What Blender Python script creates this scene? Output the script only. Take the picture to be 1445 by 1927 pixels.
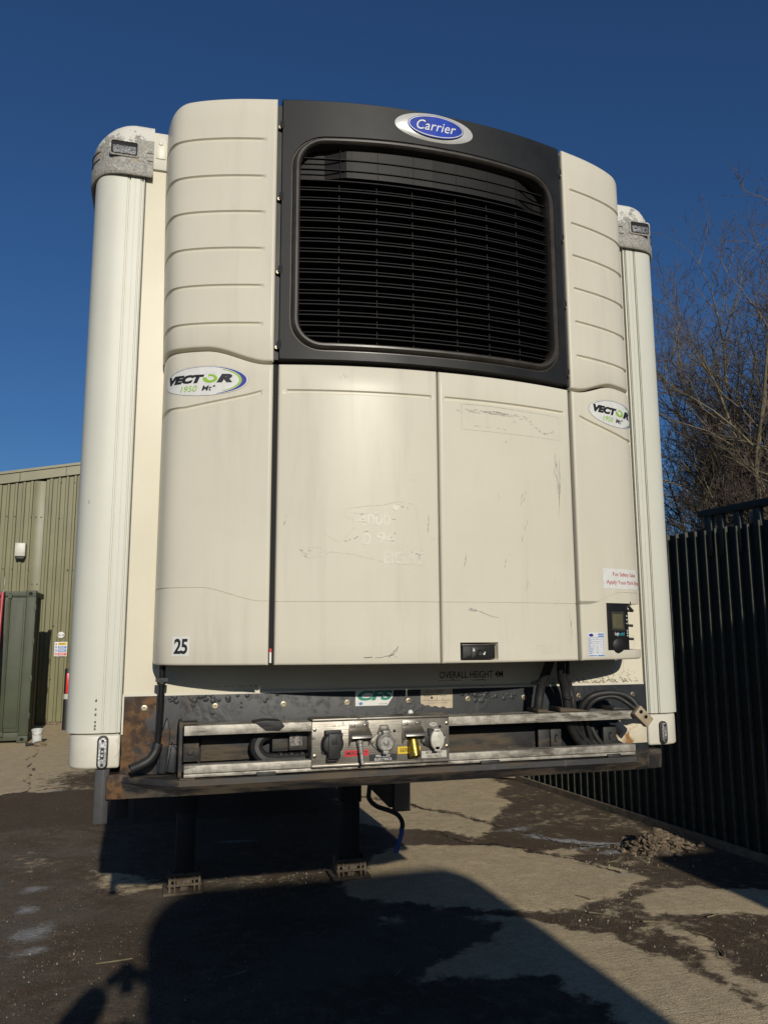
import bpy, bmesh, math, random
import numpy as np
from mathutils import Matrix, Vector
random.seed(7); rng = np.random.default_rng(7)
scene = bpy.context.scene
for o in list(bpy.data.objects): bpy.data.objects.remove(o)
COL = scene.collection

# ---------------------------------------------------------------- camera, sky, sun, exposure
CAM = Vector((-1.0062, -3.1526, 1.8608)); YAW, PITCH, ROLL = 0.2808, 0.1530, -0.00436
cd = bpy.data.cameras.new("camera"); cd.sensor_fit = 'VERTICAL'; cd.sensor_height = 36.0
cd.lens = 36.0 * 1489.66 / 1927.0; cd.clip_start = 0.05; cd.clip_end = 2000
cam = bpy.data.objects.new("camera", cd); COL.objects.link(cam); scene.camera = cam
fw = Vector((math.sin(YAW)*math.cos(PITCH), math.cos(YAW)*math.cos(PITCH), math.sin(PITCH)))
rt = Vector((math.cos(YAW), -math.sin(YAW), 0)); up = rt.cross(fw)
rt, up = math.cos(ROLL)*rt + math.sin(ROLL)*up, -math.sin(ROLL)*rt + math.cos(ROLL)*up
cam.matrix_world = Matrix(((rt.x, up.x, -fw.x, CAM.x), (rt.y, up.y, -fw.y, CAM.y), (rt.z, up.z, -fw.z, CAM.z), (0, 0, 0, 1)))

SUN_EL, SUN_AZ = math.radians(20.0), math.radians(1.0)
world = bpy.data.worlds.new("World"); scene.world = world; world.use_nodes = True
wn = world.node_tree.nodes; wl = world.node_tree.links
sky = wn.new('ShaderNodeTexSky'); sky.sky_type = 'NISHITA'; sky.sun_disc = False
sky.sun_elevation = SUN_EL; sky.sun_rotation = math.pi - SUN_AZ
sky.altitude = 100; sky.air_density = 1.08; sky.dust_density = 0.8; sky.ozone_density = 9.5
wn['Background'].inputs['Strength'].default_value = 0.088
wl.new(sky.outputs[0], wn['Background'].inputs[0])
sd = bpy.data.lights.new("sun", 'SUN'); sd.energy = 4.6; sd.angle = math.radians(0.53); sd.color = (1.0, 0.93, 0.80)
sun = bpy.data.objects.new("sun", sd); COL.objects.link(sun)
sdir = Vector((-math.sin(SUN_AZ)*math.cos(SUN_EL), math.cos(SUN_AZ)*math.cos(SUN_EL), -math.sin(SUN_EL)))
sun.rotation_euler = sdir.to_track_quat('-Z', 'Y').to_euler(); sun.location = (2, -20, 14)
vs = scene.view_settings; vs.view_transform = 'Standard'; vs.look = 'None'; vs.gamma = 1.0; vs.use_curve_mapping = False
vs.exposure = -0.50

# ---------------------------------------------------------------- materials
def _nodes(name):
    m = bpy.data.materials.new(name); m.use_nodes = True
    nt = m.node_tree; return m, nt, nt.nodes, nt.links, nt.nodes['Principled BSDF']
def c4(c): return (c[0], c[1], c[2], 1.0)
def tex(nt, kind, scale, detail=4.0, rough=0.6, stretch=None, dist=0.0, seed=0.0, rot=0.0):
    N, L = nt.nodes, nt.links
    tc = N.new('ShaderNodeTexCoord'); mp = N.new('ShaderNodeMapping'); mp.inputs['Location'].default_value = (seed*3.7, seed*1.9, seed*5.3); mp.inputs['Rotation'].default_value = (0, 0, rot)
    if stretch: mp.inputs['Scale'].default_value = stretch
    L.new(tc.outputs['Object'], mp.inputs['Vector'])
    if kind == 'noise':
        t = N.new('ShaderNodeTexNoise'); t.inputs['Detail'].default_value = detail; t.inputs['Roughness'].default_value = rough; t.inputs['Distortion'].default_value = dist
        out = t.outputs['Fac']
    else:
        t = N.new('ShaderNodeTexVoronoi'); out = t.outputs['Distance']
    t.inputs['Scale'].default_value = scale
    L.new(mp.outputs[0], t.inputs['Vector']); return out
def ramp(nt, fac, a, b):
    r = nt.nodes.new('ShaderNodeMapRange'); r.interpolation_type = 'SMOOTHSTEP'; r.inputs['From Min'].default_value = a; r.inputs['From Max'].default_value = b
    nt.links.new(fac, r.inputs['Value']); return r.outputs[0]
def mixc(nt, fac, a, b, mode='MIX'):
    m = nt.nodes.new('ShaderNodeMix'); m.data_type = 'RGBA'; m.blend_type = mode
    for s, v in ((m.inputs[0], fac), (m.inputs[6], a), (m.inputs[7], b)):
        if isinstance(v, (int, float)): s.default_value = v
        elif isinstance(v, tuple): s.default_value = c4(v)
        else: nt.links.new(v, s)
    return m.outputs[2]
def mth(nt, op, a, b=0.0):
    m = nt.nodes.new('ShaderNodeMath'); m.operation = op
    for s, v in ((m.inputs[0], a), (m.inputs[1], b)):
        if isinstance(v, (int, float)): s.default_value = v
        else: nt.links.new(v, s)
    return m.outputs[0]
def axis(nt, i):
    tc = nt.nodes.new('ShaderNodeTexCoord'); s = nt.nodes.new('ShaderNodeSeparateXYZ'); nt.links.new(tc.outputs['Object'], s.inputs[0]); return s.outputs[i]
def bump(nt, h, strength, dist=0.01):
    b = nt.nodes.new('ShaderNodeBump'); b.inputs['Strength'].default_value = strength; b.inputs['Distance'].default_value = dist
    nt.links.new(h, b.inputs['Height']); nt.links.new(b.outputs[0], nt.nodes['Principled BSDF'].inputs['Normal'])
def M(name, col, rough=0.5, metal=0.0, var=0.12, vs_=6.0, layers=(), bmp=None, spec=0.5, rvar=0.0):
    """layers: (colour, scale, lo, hi, stretch, seed, rough, detail) - wear, or a painted highlight, with its own shape laid over the base colour"""
    m, nt, N, L, P = _nodes(name)
    n = tex(nt, 'noise', vs_, 5, 0.6)
    k = tuple(min(1.0, v*(1-var)) for v in col); k2 = tuple(min(1.0, v*(1+var)) for v in col)
    c = mixc(nt, ramp(nt, n, 0.3, 0.7), k, k2)
    r = mth(nt, 'ADD', rough, mth(nt, 'MULTIPLY', mth(nt, 'SUBTRACT', n, 0.5), rvar*2))
    for ly in layers:
        lc, sc, lo, hi = ly[:4]; st = ly[4] if len(ly) > 4 else None; sd_ = ly[5] if len(ly) > 5 else 1.0
        lr = ly[6] if len(ly) > 6 else None
        f = ramp(nt, tex(nt, 'noise', sc, ly[7] if len(ly) > 7 else 8, 0.65, st, 0.3, sd_), lo, hi)
        c = mixc(nt, f, c, lc)
        if lr is not None:
            mm = nt.nodes.new('ShaderNodeMix'); mm.data_type = 'FLOAT'; L.new(f, mm.inputs[0]); L.new(r, mm.inputs[2]); mm.inputs[3].default_value = lr; r = mm.outputs[0]
    L.new(c, P.inputs['Base Color']); L.new(r, P.inputs['Roughness'])
    P.inputs['Metallic'].default_value = metal; P.inputs['Specular IOR Level'].default_value = spec
    if bmp: bump(nt, tex(nt, 'noise', bmp[0], 6, 0.6, bmp[2] if len(bmp) > 2 else None, 0, 4.0), bmp[1], bmp[3] if len(bmp) > 3 else 0.004)
    return m

GRIME = (0.10, 0.085, 0.065)
m_unit = M("unit_cream_plastic", (0.655, 0.616, 0.505), 0.30, var=0.03, vs_=2.0, spec=0.13, bmp=(160, 0.05), layers=(
    ((0.606, 0.566, 0.468), 5.0, 0.48, 0.72, (2.2, 1, .22), 2.0), ((0.50, 0.45, 0.36), 3.0, 0.62, 1.0, (1, 1, .5), 8.0), ((0.24, 0.22, 0.19), 42, 0.735, 0.80, (1, 1, .35), 3.0), ((0.42, 0.38, 0.31), 9, 0.66, 0.82, (2.5, 1, .4), 6.0)))
m_wall = M("front_wall_cream", (0.69, 0.645, 0.51), 0.30, var=0.03, vs_=3.0, spec=.08, bmp=(60, 0.03), layers=(((0.45, 0.38, 0.27), 5, 0.62, 0.9, (1, 1, .4), 2.0), ((0.16, 0.14, 0.11), 36, 0.72, 0.79, None, 5.0)))
m_post = M("post_white_aluminium", (0.60, 0.60, 0.52), 0.46, var=0.03, vs_=2.5, layers=(((0.46, 0.45, 0.40), 4, 0.62, 0.95, (2, 2, .3), 2.0), ((0.15, 0.14, 0.12), 55, 0.745, 0.79, None, 3.0)))
m_corner = M("corner_box_cream", (0.66, 0.63, 0.53), 0.42, var=0.06, vs_=8, layers=(((0.36, 0.30, 0.22), 9, 0.60, 0.85, None, 2.0), ((0.08, 0.07, 0.06), 60, 0.71, 0.77, None, 3.0)))
def cap_mat():
    m, nt, N, L, P = _nodes("worn_cap_grey")
    n1 = tex(nt, 'noise', 24, 12, .72, None, .5, 1); n2 = tex(nt, 'noise', 110, 6, .7, None, 0, 2); z = axis(nt, 2)
    c = mixc(nt, ramp(nt, n2, .35, .65), (0.20, 0.19, 0.165), (0.42, 0.405, 0.36))
    c = mixc(nt, ramp(nt, tex(nt, 'noise', 14, 6, .6, None, .3, 5), .62, .72), c, (0.40, 0.31, 0.19))
    keep = mth(nt, 'ADD', n1, mth(nt, 'MULTIPLY', ramp(nt, z, 3.76, 3.93), .26))
    f = ramp(nt, keep, .645, .665)
    c = mixc(nt, f, c, (0.66, 0.64, 0.57))
    L.new(c, P.inputs['Base Color']); P.inputs['Roughness'].default_value = .6
    bump(nt, mth(nt, 'ADD', mth(nt, 'MULTIPLY', f, .8), mth(nt, 'MULTIPLY', n2, .5)), .5, .003); return m
m_cap = cap_mat()
m_black = M("grille_black_plastic", (0.0130, 0.0135, 0.0135), 0.48, var=0.2, vs_=7, rvar=0.10, spec=0.28, layers=(((0.030, 0.028, 0.024), 4, 0.5, 0.9, None, 2.0),))
m_plate2 = M("blanking_black_plastic", (0.014, 0.013, 0.012), 0.48, var=0.2, vs_=7, spec=.2)
m_blackb = M("bead_black_plastic", (0.050, 0.043, 0.035), 0.38, var=0.2, vs_=14, spec=0.5, rvar=.1, layers=(((0.09, 0.06, 0.035), 7, 0.60, 0.80, None, 3.0),))  # brown layer paints the bead's sunlit highlight into its colour
m_dark = M("matt_dark_cavity", (0.006, 0.006, 0.007), 0.8, var=0.2)
m_slat = M("slat_black_plastic", (0.0048, 0.0048, 0.0050), 0.65, spec=.3, var=0.25, vs_=20)
m_core = M("dusty_radiator_core", (0.010, 0.010, 0.010), 0.7, var=0.6, vs_=160)
m_rubber = M("black_rubber", (0.018, 0.018, 0.018), 0.55, var=0.3, vs_=30, layers=(((0.06, 0.052, 0.042), 14, 0.58, 0.8, None, 2.0),))
m_hose = M("drain_tube_black", (0.012, 0.012, 0.013), 0.22, var=0.2)
m_stalk = M("grey_rubber_stalk", (0.060, 0.060, 0.062), 0.6, var=0.15, vs_=14)
m_chrome = M("bolt_steel", (0.33, 0.29, 0.22), 0.40, 1.0, var=0.4, vs_=80)
m_alu = M("rail_aluminium", (0.40, 0.375, 0.32), 0.55, 0.35, var=0.3, vs_=26, layers=(((0.11, 0.095, 0.075), 9, 0.48, 0.66, (.6, 1, 2.6), 2.0, .75), ((0.14, 0.115, 0.085), 40, 0.60, 0.72, (.3, 1, 3), 5.0, .7)), bmp=(50, 0.25, (.3, 1, 2)))
m_stain = M("brushed_stainless", (0.27, 0.25, 0.215), 0.42, 0.65, var=0.25, vs_=12, layers=(((0.05, 0.045, 0.038), 9, 0.53, 0.68, None, 2.0, .7), ((0.42, 0.38, 0.31), 50, 0.66, 0.74, None, 5.0, .6)), bmp=(90, 0.15, (.1, 1, 3)))
m_stain2 = M("hood_stainless", (0.30, 0.28, 0.25), 0.38, 0.8, var=0.15, vs_=20)
m_zinc = M("cast_grey_socket", (0.30, 0.29, 0.265), 0.55, 0.5, var=0.3, vs_=60, bmp=(120, 0.3))
m_white_cap = M("painted_white_socket", (0.55, 0.53, 0.46), 0.5, 0.1, var=0.15, vs_=50)
m_brass = M("brass_fitting", (0.50, 0.35, 0.07), 0.34, 0.9, var=0.3, vs_=50, layers=(((0.12, 0.10, 0.05), 40, .5, .7, None, 2.0),))
m_steel_dk = M("dark_painted_steel", (0.020, 0.020, 0.021), 0.6, var=0.3, vs_=9, layers=(((0.095, 0.072, 0.048), 5, 0.48, 0.62, (.5, 1, 2.2), 9.0, .85), ((0.085, 0.06, 0.038), 7, 0.56, 0.78, None, 2.0, .8), ((0.15, 0.12, 0.085), 16, 0.64, 0.76, None, 5.0, .8)), bmp=(30, 0.3))
m_chassis = M("chassis_black", (0.014, 0.014, 0.014), 0.65, var=0.3, layers=(((0.05, 0.04, 0.03), 5, .55, .8, None, 2.0),))
m_foot = M("muddy_foot_steel", (0.105, 0.080, 0.055), 0.85, var=0.3, vs_=25, bmp=(60, 0.5))
m_lens = M("clear_marker_lens", (0.46, 0.46, 0.46), 0.2, 0.2, var=0.55, vs_=220, bmp=(260, 0.6))
m_lens_dk = M("dim_marker_lens", (0.16, 0.16, 0.17), 0.25, 0.2, var=0.6, vs_=220, bmp=(260, 0.6))
m_tan = M("tan_plastic_plug", (0.36, 0.29, 0.19), 0.5, var=0.12, vs_=30)
m_blue_hose = M("blue_hose_end", (0.02, 0.06, 0.30), 0.4, var=0.15)
m_rustpatch = M("scraped_rusty_cream", (0.62, 0.56, 0.42), 0.5, var=0.1, vs_=12, layers=(((0.30, 0.14, 0.04), 9, 0.50, 0.62, None, 2.0), ((0.07, 0.05, 0.04), 20, 0.64, 0.7, None, 7.0)))
def flat(name, col, rough=0.5, var=0.06, vs_=40, layers=(), metal=0.0): return M(name, col, rough, metal, var=var, vs_=vs_, layers=layers)
m_ink = flat("ink_black", (0.018, 0.018, 0.02)); m_wht = flat("print_white", (0.72, 0.72, 0.69)); m_green = flat("print_green", (0.27, 0.50, 0.03))
m_blue = flat("print_blue", (0.02, 0.025, 0.27)); m_cblue = flat("badge_blue", (0.018, 0.05, 0.36), .25, var=.25, vs_=9); m_silver = flat("badge_silver", (0.66, 0.65, 0.60), .28, metal=.25); m_red = flat("print_red", (0.45, 0.03, 0.03))
m_redl = flat("label_red", (0.62, 0.03, 0.04)); m_yel = flat("label_yellow", (0.75, 0.52, 0.02)); m_teal = flat("print_teal", (0.02, 0.24, 0.17)); m_paper = flat("old_paper", (0.52, 0.44, 0.32), .7, var=.12, layers=(((.3, .23, .15), 30, .55, .7),))
m_lblw = flat("label_worn_white", (0.50, 0.48, 0.42), .6, layers=(((.2, .19, .16), 60, .58, .7),)); m_lcd = flat("lcd_olive", (0.12, 0.11, 0.06), .15, var=.2, vs_=8); m_cyan = flat("print_cyan", (0.05, 0.40, 0.55))
m_lblb = flat("print_pale_blue", (0.10, 0.22, 0.55)); m_scuff = flat("scuff_grey", (0.40, 0.375, 0.325), .7, var=.4, vs_=90); m_resid = flat("glue_residue", (0.60, 0.56, 0.455), .7, var=.2, vs_=90); m_ghost = flat("clean_ghost_print", (0.670, 0.632, 0.522), .30, var=.05)
m_faint = flat("faint_old_print", (0.615, 0.578, 0.475), .42, var=.08)
m_oldprint = flat("weathered_print", (0.10, 0.09, 0.075), .6, var=.3)
m_silverst = flat("hologram_sticker", (0.35, 0.33, 0.32), .25, var=.7, vs_=60, metal=.5)

def plate_mat():
    m, nt, N, L, P = _nodes("rusting_black_plate")
    n1 = tex(nt, 'noise', 7, 9, .68, None, .4, 1); n2 = tex(nt, 'noise', 26, 6, .6, None, .2, 2); x = axis(nt, 0); z = axis(nt, 2)
    edge = ramp(nt, x, -0.78, -1.14)
    rust = ramp(nt, mth(nt, 'ADD', n1, mth(nt, 'MULTIPLY', edge, .30)), .62, .78)
    base = mixc(nt, ramp(nt, n2, .35, .7), (0.015, 0.018, 0.022), (0.025, 0.028, 0.032))
    rc = mixc(nt, ramp(nt, n2, .4, .65), (0.040, 0.023, 0.013), (0.15, 0.078, 0.030))
    c = mixc(nt, rust, base, rc)
    pale = ramp(nt, tex(nt, 'noise', 16, 8, .7, (3, 1, .5), .2, 8), .66, .78)
    c = mixc(nt, mth(nt, 'MULTIPLY', pale, .28), c, (0.10, 0.08, 0.06))
    L.new(c, P.inputs['Base Color'])
    L.new(mth(nt, 'ADD', .50, mth(nt, 'MULTIPLY', rust, .3)), P.inputs['Roughness'])
    blist = mth(nt, 'MULTIPLY', ramp(nt, n1, .50, .66), mth(nt, 'SUBTRACT', 1.0, tex(nt, 'vor', 46, seed=3)))
    bump(nt, mth(nt, 'ADD', blist, mth(nt, 'MULTIPLY', n2, .2)), .4, .004)
    return m
m_plate = plate_mat()

def ground_mat():
    m, nt, N, L, P = _nodes("yard_ground")
    def att(nm):
        a = N.new('ShaderNodeAttribute'); a.attribute_name = nm; return a.outputs['Fac']
    fine = tex(nt, 'noise', 62, 6, .75, None, 0, 1); mid = tex(nt, 'noise', 11, 7, .65, None, .3, 2); big = tex(nt, 'noise', 1.6, 6, .6, None, .3, 3); sp = tex(nt, 'noise', 130, 3, .6, None, 0, 5)
    brush = tex(nt, 'noise', 30, 3, .6, (.22, 1.5, 1), 0.1, 7, math.radians(14))
    conc = ramp(nt, mth(nt, 'ADD', mth(nt, 'ADD', att("conc"), mth(nt, 'MULTIPLY', mth(nt, 'SUBTRACT', mid, .5), 1.5)), mth(nt, 'MULTIPLY', mth(nt, 'SUBTRACT', fine, .5), 1.0)), .28, .68)
    cc = mixc(nt, ramp(nt, mid, .3, .7), (0.60, 0.475, 0.295), (0.74, 0.60, 0.385))
    cc = mixc(nt, mth(nt, 'MULTIPLY', ramp(nt, brush, .50, .68), .28), cc, (0.36, 0.29, 0.195))
    cc = mixc(nt, mth(nt, 'MULTIPLY', ramp(nt, fine, .50, .64), .6), cc, (0.27, 0.215, 0.145))
    tar = mixc(nt, ramp(nt, big, .38, .62), (0.155, 0.112, 0.073), (0.200, 0.172, 0.134))
    tar = mixc(nt, ramp(nt, mid, .45, .7), tar, (0.26, 0.20, 0.14))
    tar = mixc(nt, mth(nt, 'MULTIPLY', ramp(nt, fine, .50, .68), .85), tar, (0.055, 0.043, 0.031))
    tar = mixc(nt, ramp(nt, sp, .69, .74), tar, (0.36, 0.32, 0.27))
    br = att("brown"); tar = mixc(nt, mth(nt, 'MULTIPLY', br, .75), tar, mixc(nt, ramp(nt, fine, .4, .65), (0.170, 0.122, 0.080), (0.070, 0.049, 0.032)))
    c = mixc(nt, conc, tar, cc)
    salt = ramp(nt, mth(nt, 'ADD', att("salt"), mth(nt, 'MULTIPLY', mth(nt, 'SUBTRACT', tex(nt, 'noise', 34, 8, .75, (.6, 1.4, 1), .4, 6), .5), 1.5)), .42, 1.05)
    c = mixc(nt, mth(nt, 'MULTIPLY', salt, .85), c, (0.62, 0.63, 0.65))
    ck = att("crack"); c = mixc(nt, ramp(nt, mth(nt, 'ADD', ck, mth(nt, 'MULTIPLY', mth(nt, 'SUBTRACT', mid, .5), .7)), .42, .75), c, (0.06, 0.048, 0.035))
    L.new(c, P.inputs['Base Color']); P.inputs['Roughness'].default_value = .88; P.inputs['Specular IOR Level'].default_value = .25
    hb = mth(nt, 'ADD', mth(nt, 'MULTIPLY', fine, mth(nt, 'SUBTRACT', 1.3, conc)), mth(nt, 'MULTIPLY', brush, mth(nt, 'MULTIPLY', conc, .22)))
    bump(nt, mth(nt, 'ADD', hb, mth(nt, 'MULTIPLY', sp, .35)), 1.0, .02)
    return m
m_ground = ground_mat()
m_clad = M("olive_cladding", (0.168, 0.158, 0.073), 0.5, var=0.08, vs_=2.0, layers=(((0.105, 0.10, 0.052), 3, .52, .85, (2, 1, .2), 2.0),))
m_trim = M("olive_trim", (0.170, 0.160, 0.080), 0.45, var=0.08, vs_=3.0)
m_cont = M("container_green", (0.060, 0.070, 0.042), 0.6, var=0.12, vs_=3.0, layers=(((0.038, 0.044, 0.030), 2.5, .5, .8, (2, 1, .25), 2.0), ((0.11, 0.075, 0.04), 14, .70, .8, None, 4.0)))
m_fence = M("fence_dark_green", (0.015, 0.025, 0.021), 0.6, var=0.25, vs_=9.0, layers=(((0.05, 0.045, 0.035), 8, .60, .8, (1, 1, .2), 2.0),))
m_cover = M("fence_cover_strip", (0.078, 0.080, 0.062), 0.6, var=0.3, vs_=9.0)
m_timber = M("weathered_timber", (0.24, 0.19, 0.13), 0.8, var=0.3, vs_=12)
m_bark = M("winter_bark", (0.175, 0.145, 0.088), 0.85, var=0.3, vs_=6.0, bmp=(30, .5))
m_twig = M("reddish_twig", (0.10, 0.073, 0.056), 0.8, var=0.25, vs_=2.0)
m_leaf = M("dead_leaf", (0.30, 0.12, 0.05), 0.8, var=0.3, vs_=9)
m_brick = M("dull_brick", (0.20, 0.12, 0.09), 0.85, var=0.2)
m_rubble = M("broken_rubble", (0.155, 0.118, 0.078), 0.9, var=0.6, vs_=22, bmp=(60, .6))
m_stone = M("pale_grit", (0.17, 0.14, 0.105), 0.9, var=0.7, vs_=9)
m_pebble = M("pale_pebble", (0.42, 0.37, 0.29), 0.9, var=0.4, vs_=9)
m_redpaint = M("red_tube_paint", (0.38, 0.035, 0.045), 0.45, var=0.2, layers=(((0.45, 0.33, 0.3), 30, .6, .72),))
m_bucket = M("white_bucket", (0.56, 0.57, 0.54), 0.5, var=0.15, vs_=18)
m_bollw = flat("bollard_white", (0.5, 0.5, 0.46)); m_bollr = flat("bollard_red", (0.72, 0.03, 0.025), .35)
m_cloth = M("dark_jacket", (0.03, 0.032, 0.04), 0.8); m_skin = M("skin", (0.45, 0.27, 0.19), 0.5)
m_lorry = M("parked_lorry_white", (0.6, 0.6, 0.57), .4)
m_rag = M("dirty_rag", (0.20, 0.15, 0.10), .9, var=.4, vs_=40)

# ---------------------------------------------------------------- mesh helpers
def put(name, me, mat, parent=None):
    if mat is not None and not me.materials: me.materials.append(mat)
    o = bpy.data.objects.new(name, me); COL.objects.link(o)
    if parent is not None:
        o.parent = parent
        r = parent
        while r.parent: r = r.parent
        if parent is r: o.matrix_parent_inverse = Matrix.Translation(-Vector(r.location)) if r.rotation_euler.z == 0 else r.matrix_basis.inverted()
    return o
def tag(o, label=None, cat=None, group=None, kind=None):
    for k, v in (('label', label), ('category', cat), ('group', group), ('kind', kind)):
        if v: o[k] = v
    return o
def thing(name, loc, label, cat, group=None):
    o = bpy.data.objects.new(name, None); o.location = loc; o.empty_display_size = .2; COL.objects.link(o); return tag(o, label, cat, group)
class MB:
    def __init__(s): s.v = []; s.f = []
    def add(s, vs_, fs):
        b = len(s.v); s.v += [tuple(p) for p in vs_]; s.f += [tuple(i+b for i in f) for f in fs]; return s
    def box(s, x0, x1, y0, y1, z0, z1, mat=None):
        P = [Vector((x, y, z)) for z in (z0, z1) for y in (y0, y1) for x in (x0, x1)]
        if mat is not None: P = [mat @ p for p in P]
        return s.add(P, [(0, 2, 3, 1), (4, 5, 7, 6), (0, 1, 5, 4), (2, 6, 7, 3), (0, 4, 6, 2), (1, 3, 7, 5)])
    def prism(s, poly, a0, a1, ax='y'):
        """poly in the two other axes (x,z for ax=y; x,y for ax=z; y,z for ax=x), extruded from a0 to a1"""
        n = len(poly)
        f = {'y': lambda p, a: (p[0], a, p[1]), 'z': lambda p, a: (p[0], p[1], a), 'x': lambda p, a: (a, p[0], p[1])}[ax]
        vs_ = [f(p, a0) for p in poly] + [f(p, a1) for p in poly]
        return s.add(vs_, [tuple(range(n)), tuple(range(2*n-1, n-1, -1))] + [(i, i+n, (i+1) % n+n, (i+1) % n) for i in range(n)])
    def tube(s, path, r, n=10, cap=True):
        P = [Vector(p) for p in path]; rr = r if isinstance(r, (list, tuple)) else [r]*len(P); vs_ = []; prev = None
        for i, p in enumerate(P):
            d = (P[min(i+1, len(P)-1)]-P[max(i-1, 0)]).normalized()
            if prev is None: prev = d.orthogonal().normalized()
            u = (prev - d*prev.dot(d)).normalized(); prev = u; w = d.cross(u)
            vs_ += [p+(u*math.cos(2*math.pi*k/n)+w*math.sin(2*math.pi*k/n))*rr[i] for k in range(n)]
        fs = [(i*n+k, i*n+(k+1) % n, (i+1)*n+(k+1) % n, (i+1)*n+k) for i in range(len(P)-1) for k in range(n)]
        if cap: fs += [tuple(range(n-1, -1, -1)), tuple(range((len(P)-1)*n, len(P)*n))]
        return s.add(vs_, fs)
    def lathe(s, prof_, c, axis_='z', n=20):
        """prof_: (radius, height) pairs along axis_ from c"""
        vs_ = []
        for r, h in prof_:
            for k in range(n):
                a = 2*math.pi*k/n; u, w = r*math.cos(a), r*math.sin(a)
                q = {'z': (u, w, h), 'y': (u, h, w), 'x': (h, u, w)}[axis_]; vs_.append((c[0]+q[0], c[1]+q[1], c[2]+q[2]))
        m = len(prof_)
        fs = [(i*n+k, i*n+(k+1) % n, (i+1)*n+(k+1) % n, (i+1)*n+k) for i in range(m-1) for k in range(n)] + [tuple(range(n-1, -1, -1)), tuple(range((m-1)*n, m*n))]
        return s.add(vs_, fs)
    def mesh(s, name, bevel=0.0, seg=2, smooth=True, ang=35):
        me = bpy.data.meshes.new(name); bm = bmesh.new(); vv = [bm.verts.new(p) for p in s.v]
        for f in s.f:
            if len(set(f)) >= 3:
                try: bm.faces.new([vv[i] for i in f])
                except ValueError: pass
        bmesh.ops.recalc_face_normals(bm, faces=bm.faces)
        if bevel:
            es = [e for e in bm.edges if len(e.link_faces) == 2 and e.calc_face_angle(0) > .5]
            bmesh.ops.bevel(bm, geom=es, offset=bevel, segments=seg, profile=.5, affect='EDGES', clamp_overlap=True)
        bm.to_mesh(me); bm.free(); finish(me, smooth, ang); return me
    def build(s, name, mat, parent=None, bevel=0.0, seg=2, smooth=True, ang=35):
        return put(name, s.mesh(name, bevel, seg, smooth, ang), mat, parent)
def finish(me, smooth=True, ang=35):
    if smooth:
        me.polygons.foreach_set('use_smooth', [True]*len(me.polygons)); me.set_sharp_from_angle(angle=math.radians(ang))
    me.update()
def rrect(x0, x1, z0, z1, r, n=4):
    out = []
    for cx, cz, a in ((x1-r, z0+r, -90), (x1-r, z1-r, 0), (x0+r, z1-r, 90), (x0+r, z0+r, 180)):
        out += [(cx+r*math.cos(math.radians(a+90*k/n)), cz+r*math.sin(math.radians(a+90*k/n))) for k in range(n+1)]
    return out
def ellipse(cx, cz, a, b, n=48): return [(cx+a*math.cos(2*math.pi*k/n), cz+b*math.sin(2*math.pi*k/n)) for k in range(n)]
def smooth_path(pts, n=6):
    P = [np.array(p, float) for p in pts]; P = [2*P[0]-P[1]]+P+[2*P[-1]-P[-2]]; out = []
    for i in range(1, len(P)-2):
        for k in range(n):
            t = k/n; a, b, c, d = P[i-1:i+3]
            out.append(tuple(.5*((2*b)+(c-a)*t+(2*a-5*b+4*c-d)*t*t+(3*b-a-3*c+d)*t**3)))
    return out+[tuple(P[-2])]

# flat print: a 2-D polygon or lettering (u to the right, v up), laid on a plane or wrapped on the unit's curved front
def poly_bm(poly):
    bm = bmesh.new(); bm.faces.new([bm.verts.new((p[0], 0, p[1])) for p in poly]); return bm
def polys_bm(polys):
    bm = bmesh.new()
    for poly in polys: bm.faces.new([bm.verts.new((p[0], 0, p[1])) for p in poly])
    return bm
def ribbon_bm(lines, w):
    bm = bmesh.new()
    for L_ in lines:
        ww = w if not isinstance(w, tuple) else random.uniform(*w)
        P = [Vector((p[0], 0, p[1])) for p in L_]; A = []; B = []
        for i, p in enumerate(P):
            d = (P[min(i+1, len(P)-1)]-P[max(i-1, 0)]).normalized(); n = Vector((-d.z, 0, d.x)); t = ww*(.35+.65*random.random())*.5
            A.append(bm.verts.new(p+n*t)); B.append(bm.verts.new(p-n*t))
        for i in range(len(P)-1): bm.faces.new((A[i], A[i+1], B[i+1], B[i]))
    return bm
def text_bm(body, cx, cz, w, h, shear=0.0, bold=0.0, space=1.0):
    cu = bpy.data.curves.new("lettering", 'FONT'); cu.body = body; cu.shear = shear; cu.offset = bold; cu.space_character = space; cu.resolution_u = 4; cu.fill_mode = 'FRONT'
    ob = bpy.data.objects.new("lettering", cu); COL.objects.link(ob)
    me = bpy.data.meshes.new_from_object(ob.evaluated_get(bpy.context.evaluated_depsgraph_get())); bpy.data.objects.remove(ob); bpy.data.curves.remove(cu)
    bm = bmesh.new(); bm.from_mesh(me); bpy.data.meshes.remove(me)
    xs = [v.co.x for v in bm.verts]; ys = [v.co.y for v in bm.verts]; x0, x1, y0, y1 = min(xs), max(xs), min(ys), max(ys)
    for v in bm.verts: v.co = Vector((cx+((v.co.x-x0)/(x1-x0)-.5)*w, 0, cz+((v.co.y-y0)/(y1-y0)-.5)*h))
    return bm
def on_plane(bm, name, mat, parent, y, x0=0.0, z0=0.0):
    for v in bm.verts: v.co = Vector((v.co.x+x0, y, v.co.z+z0))
    me = bpy.data.meshes.new(name); fix_dir(bm); bm.to_mesh(me); bm.free(); return put(name, me, mat, parent)
def fix_dir(bm):
    for f in bm.faces:
        f.normal_update()
        if f.normal.y > 0: f.normal_flip()
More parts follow.
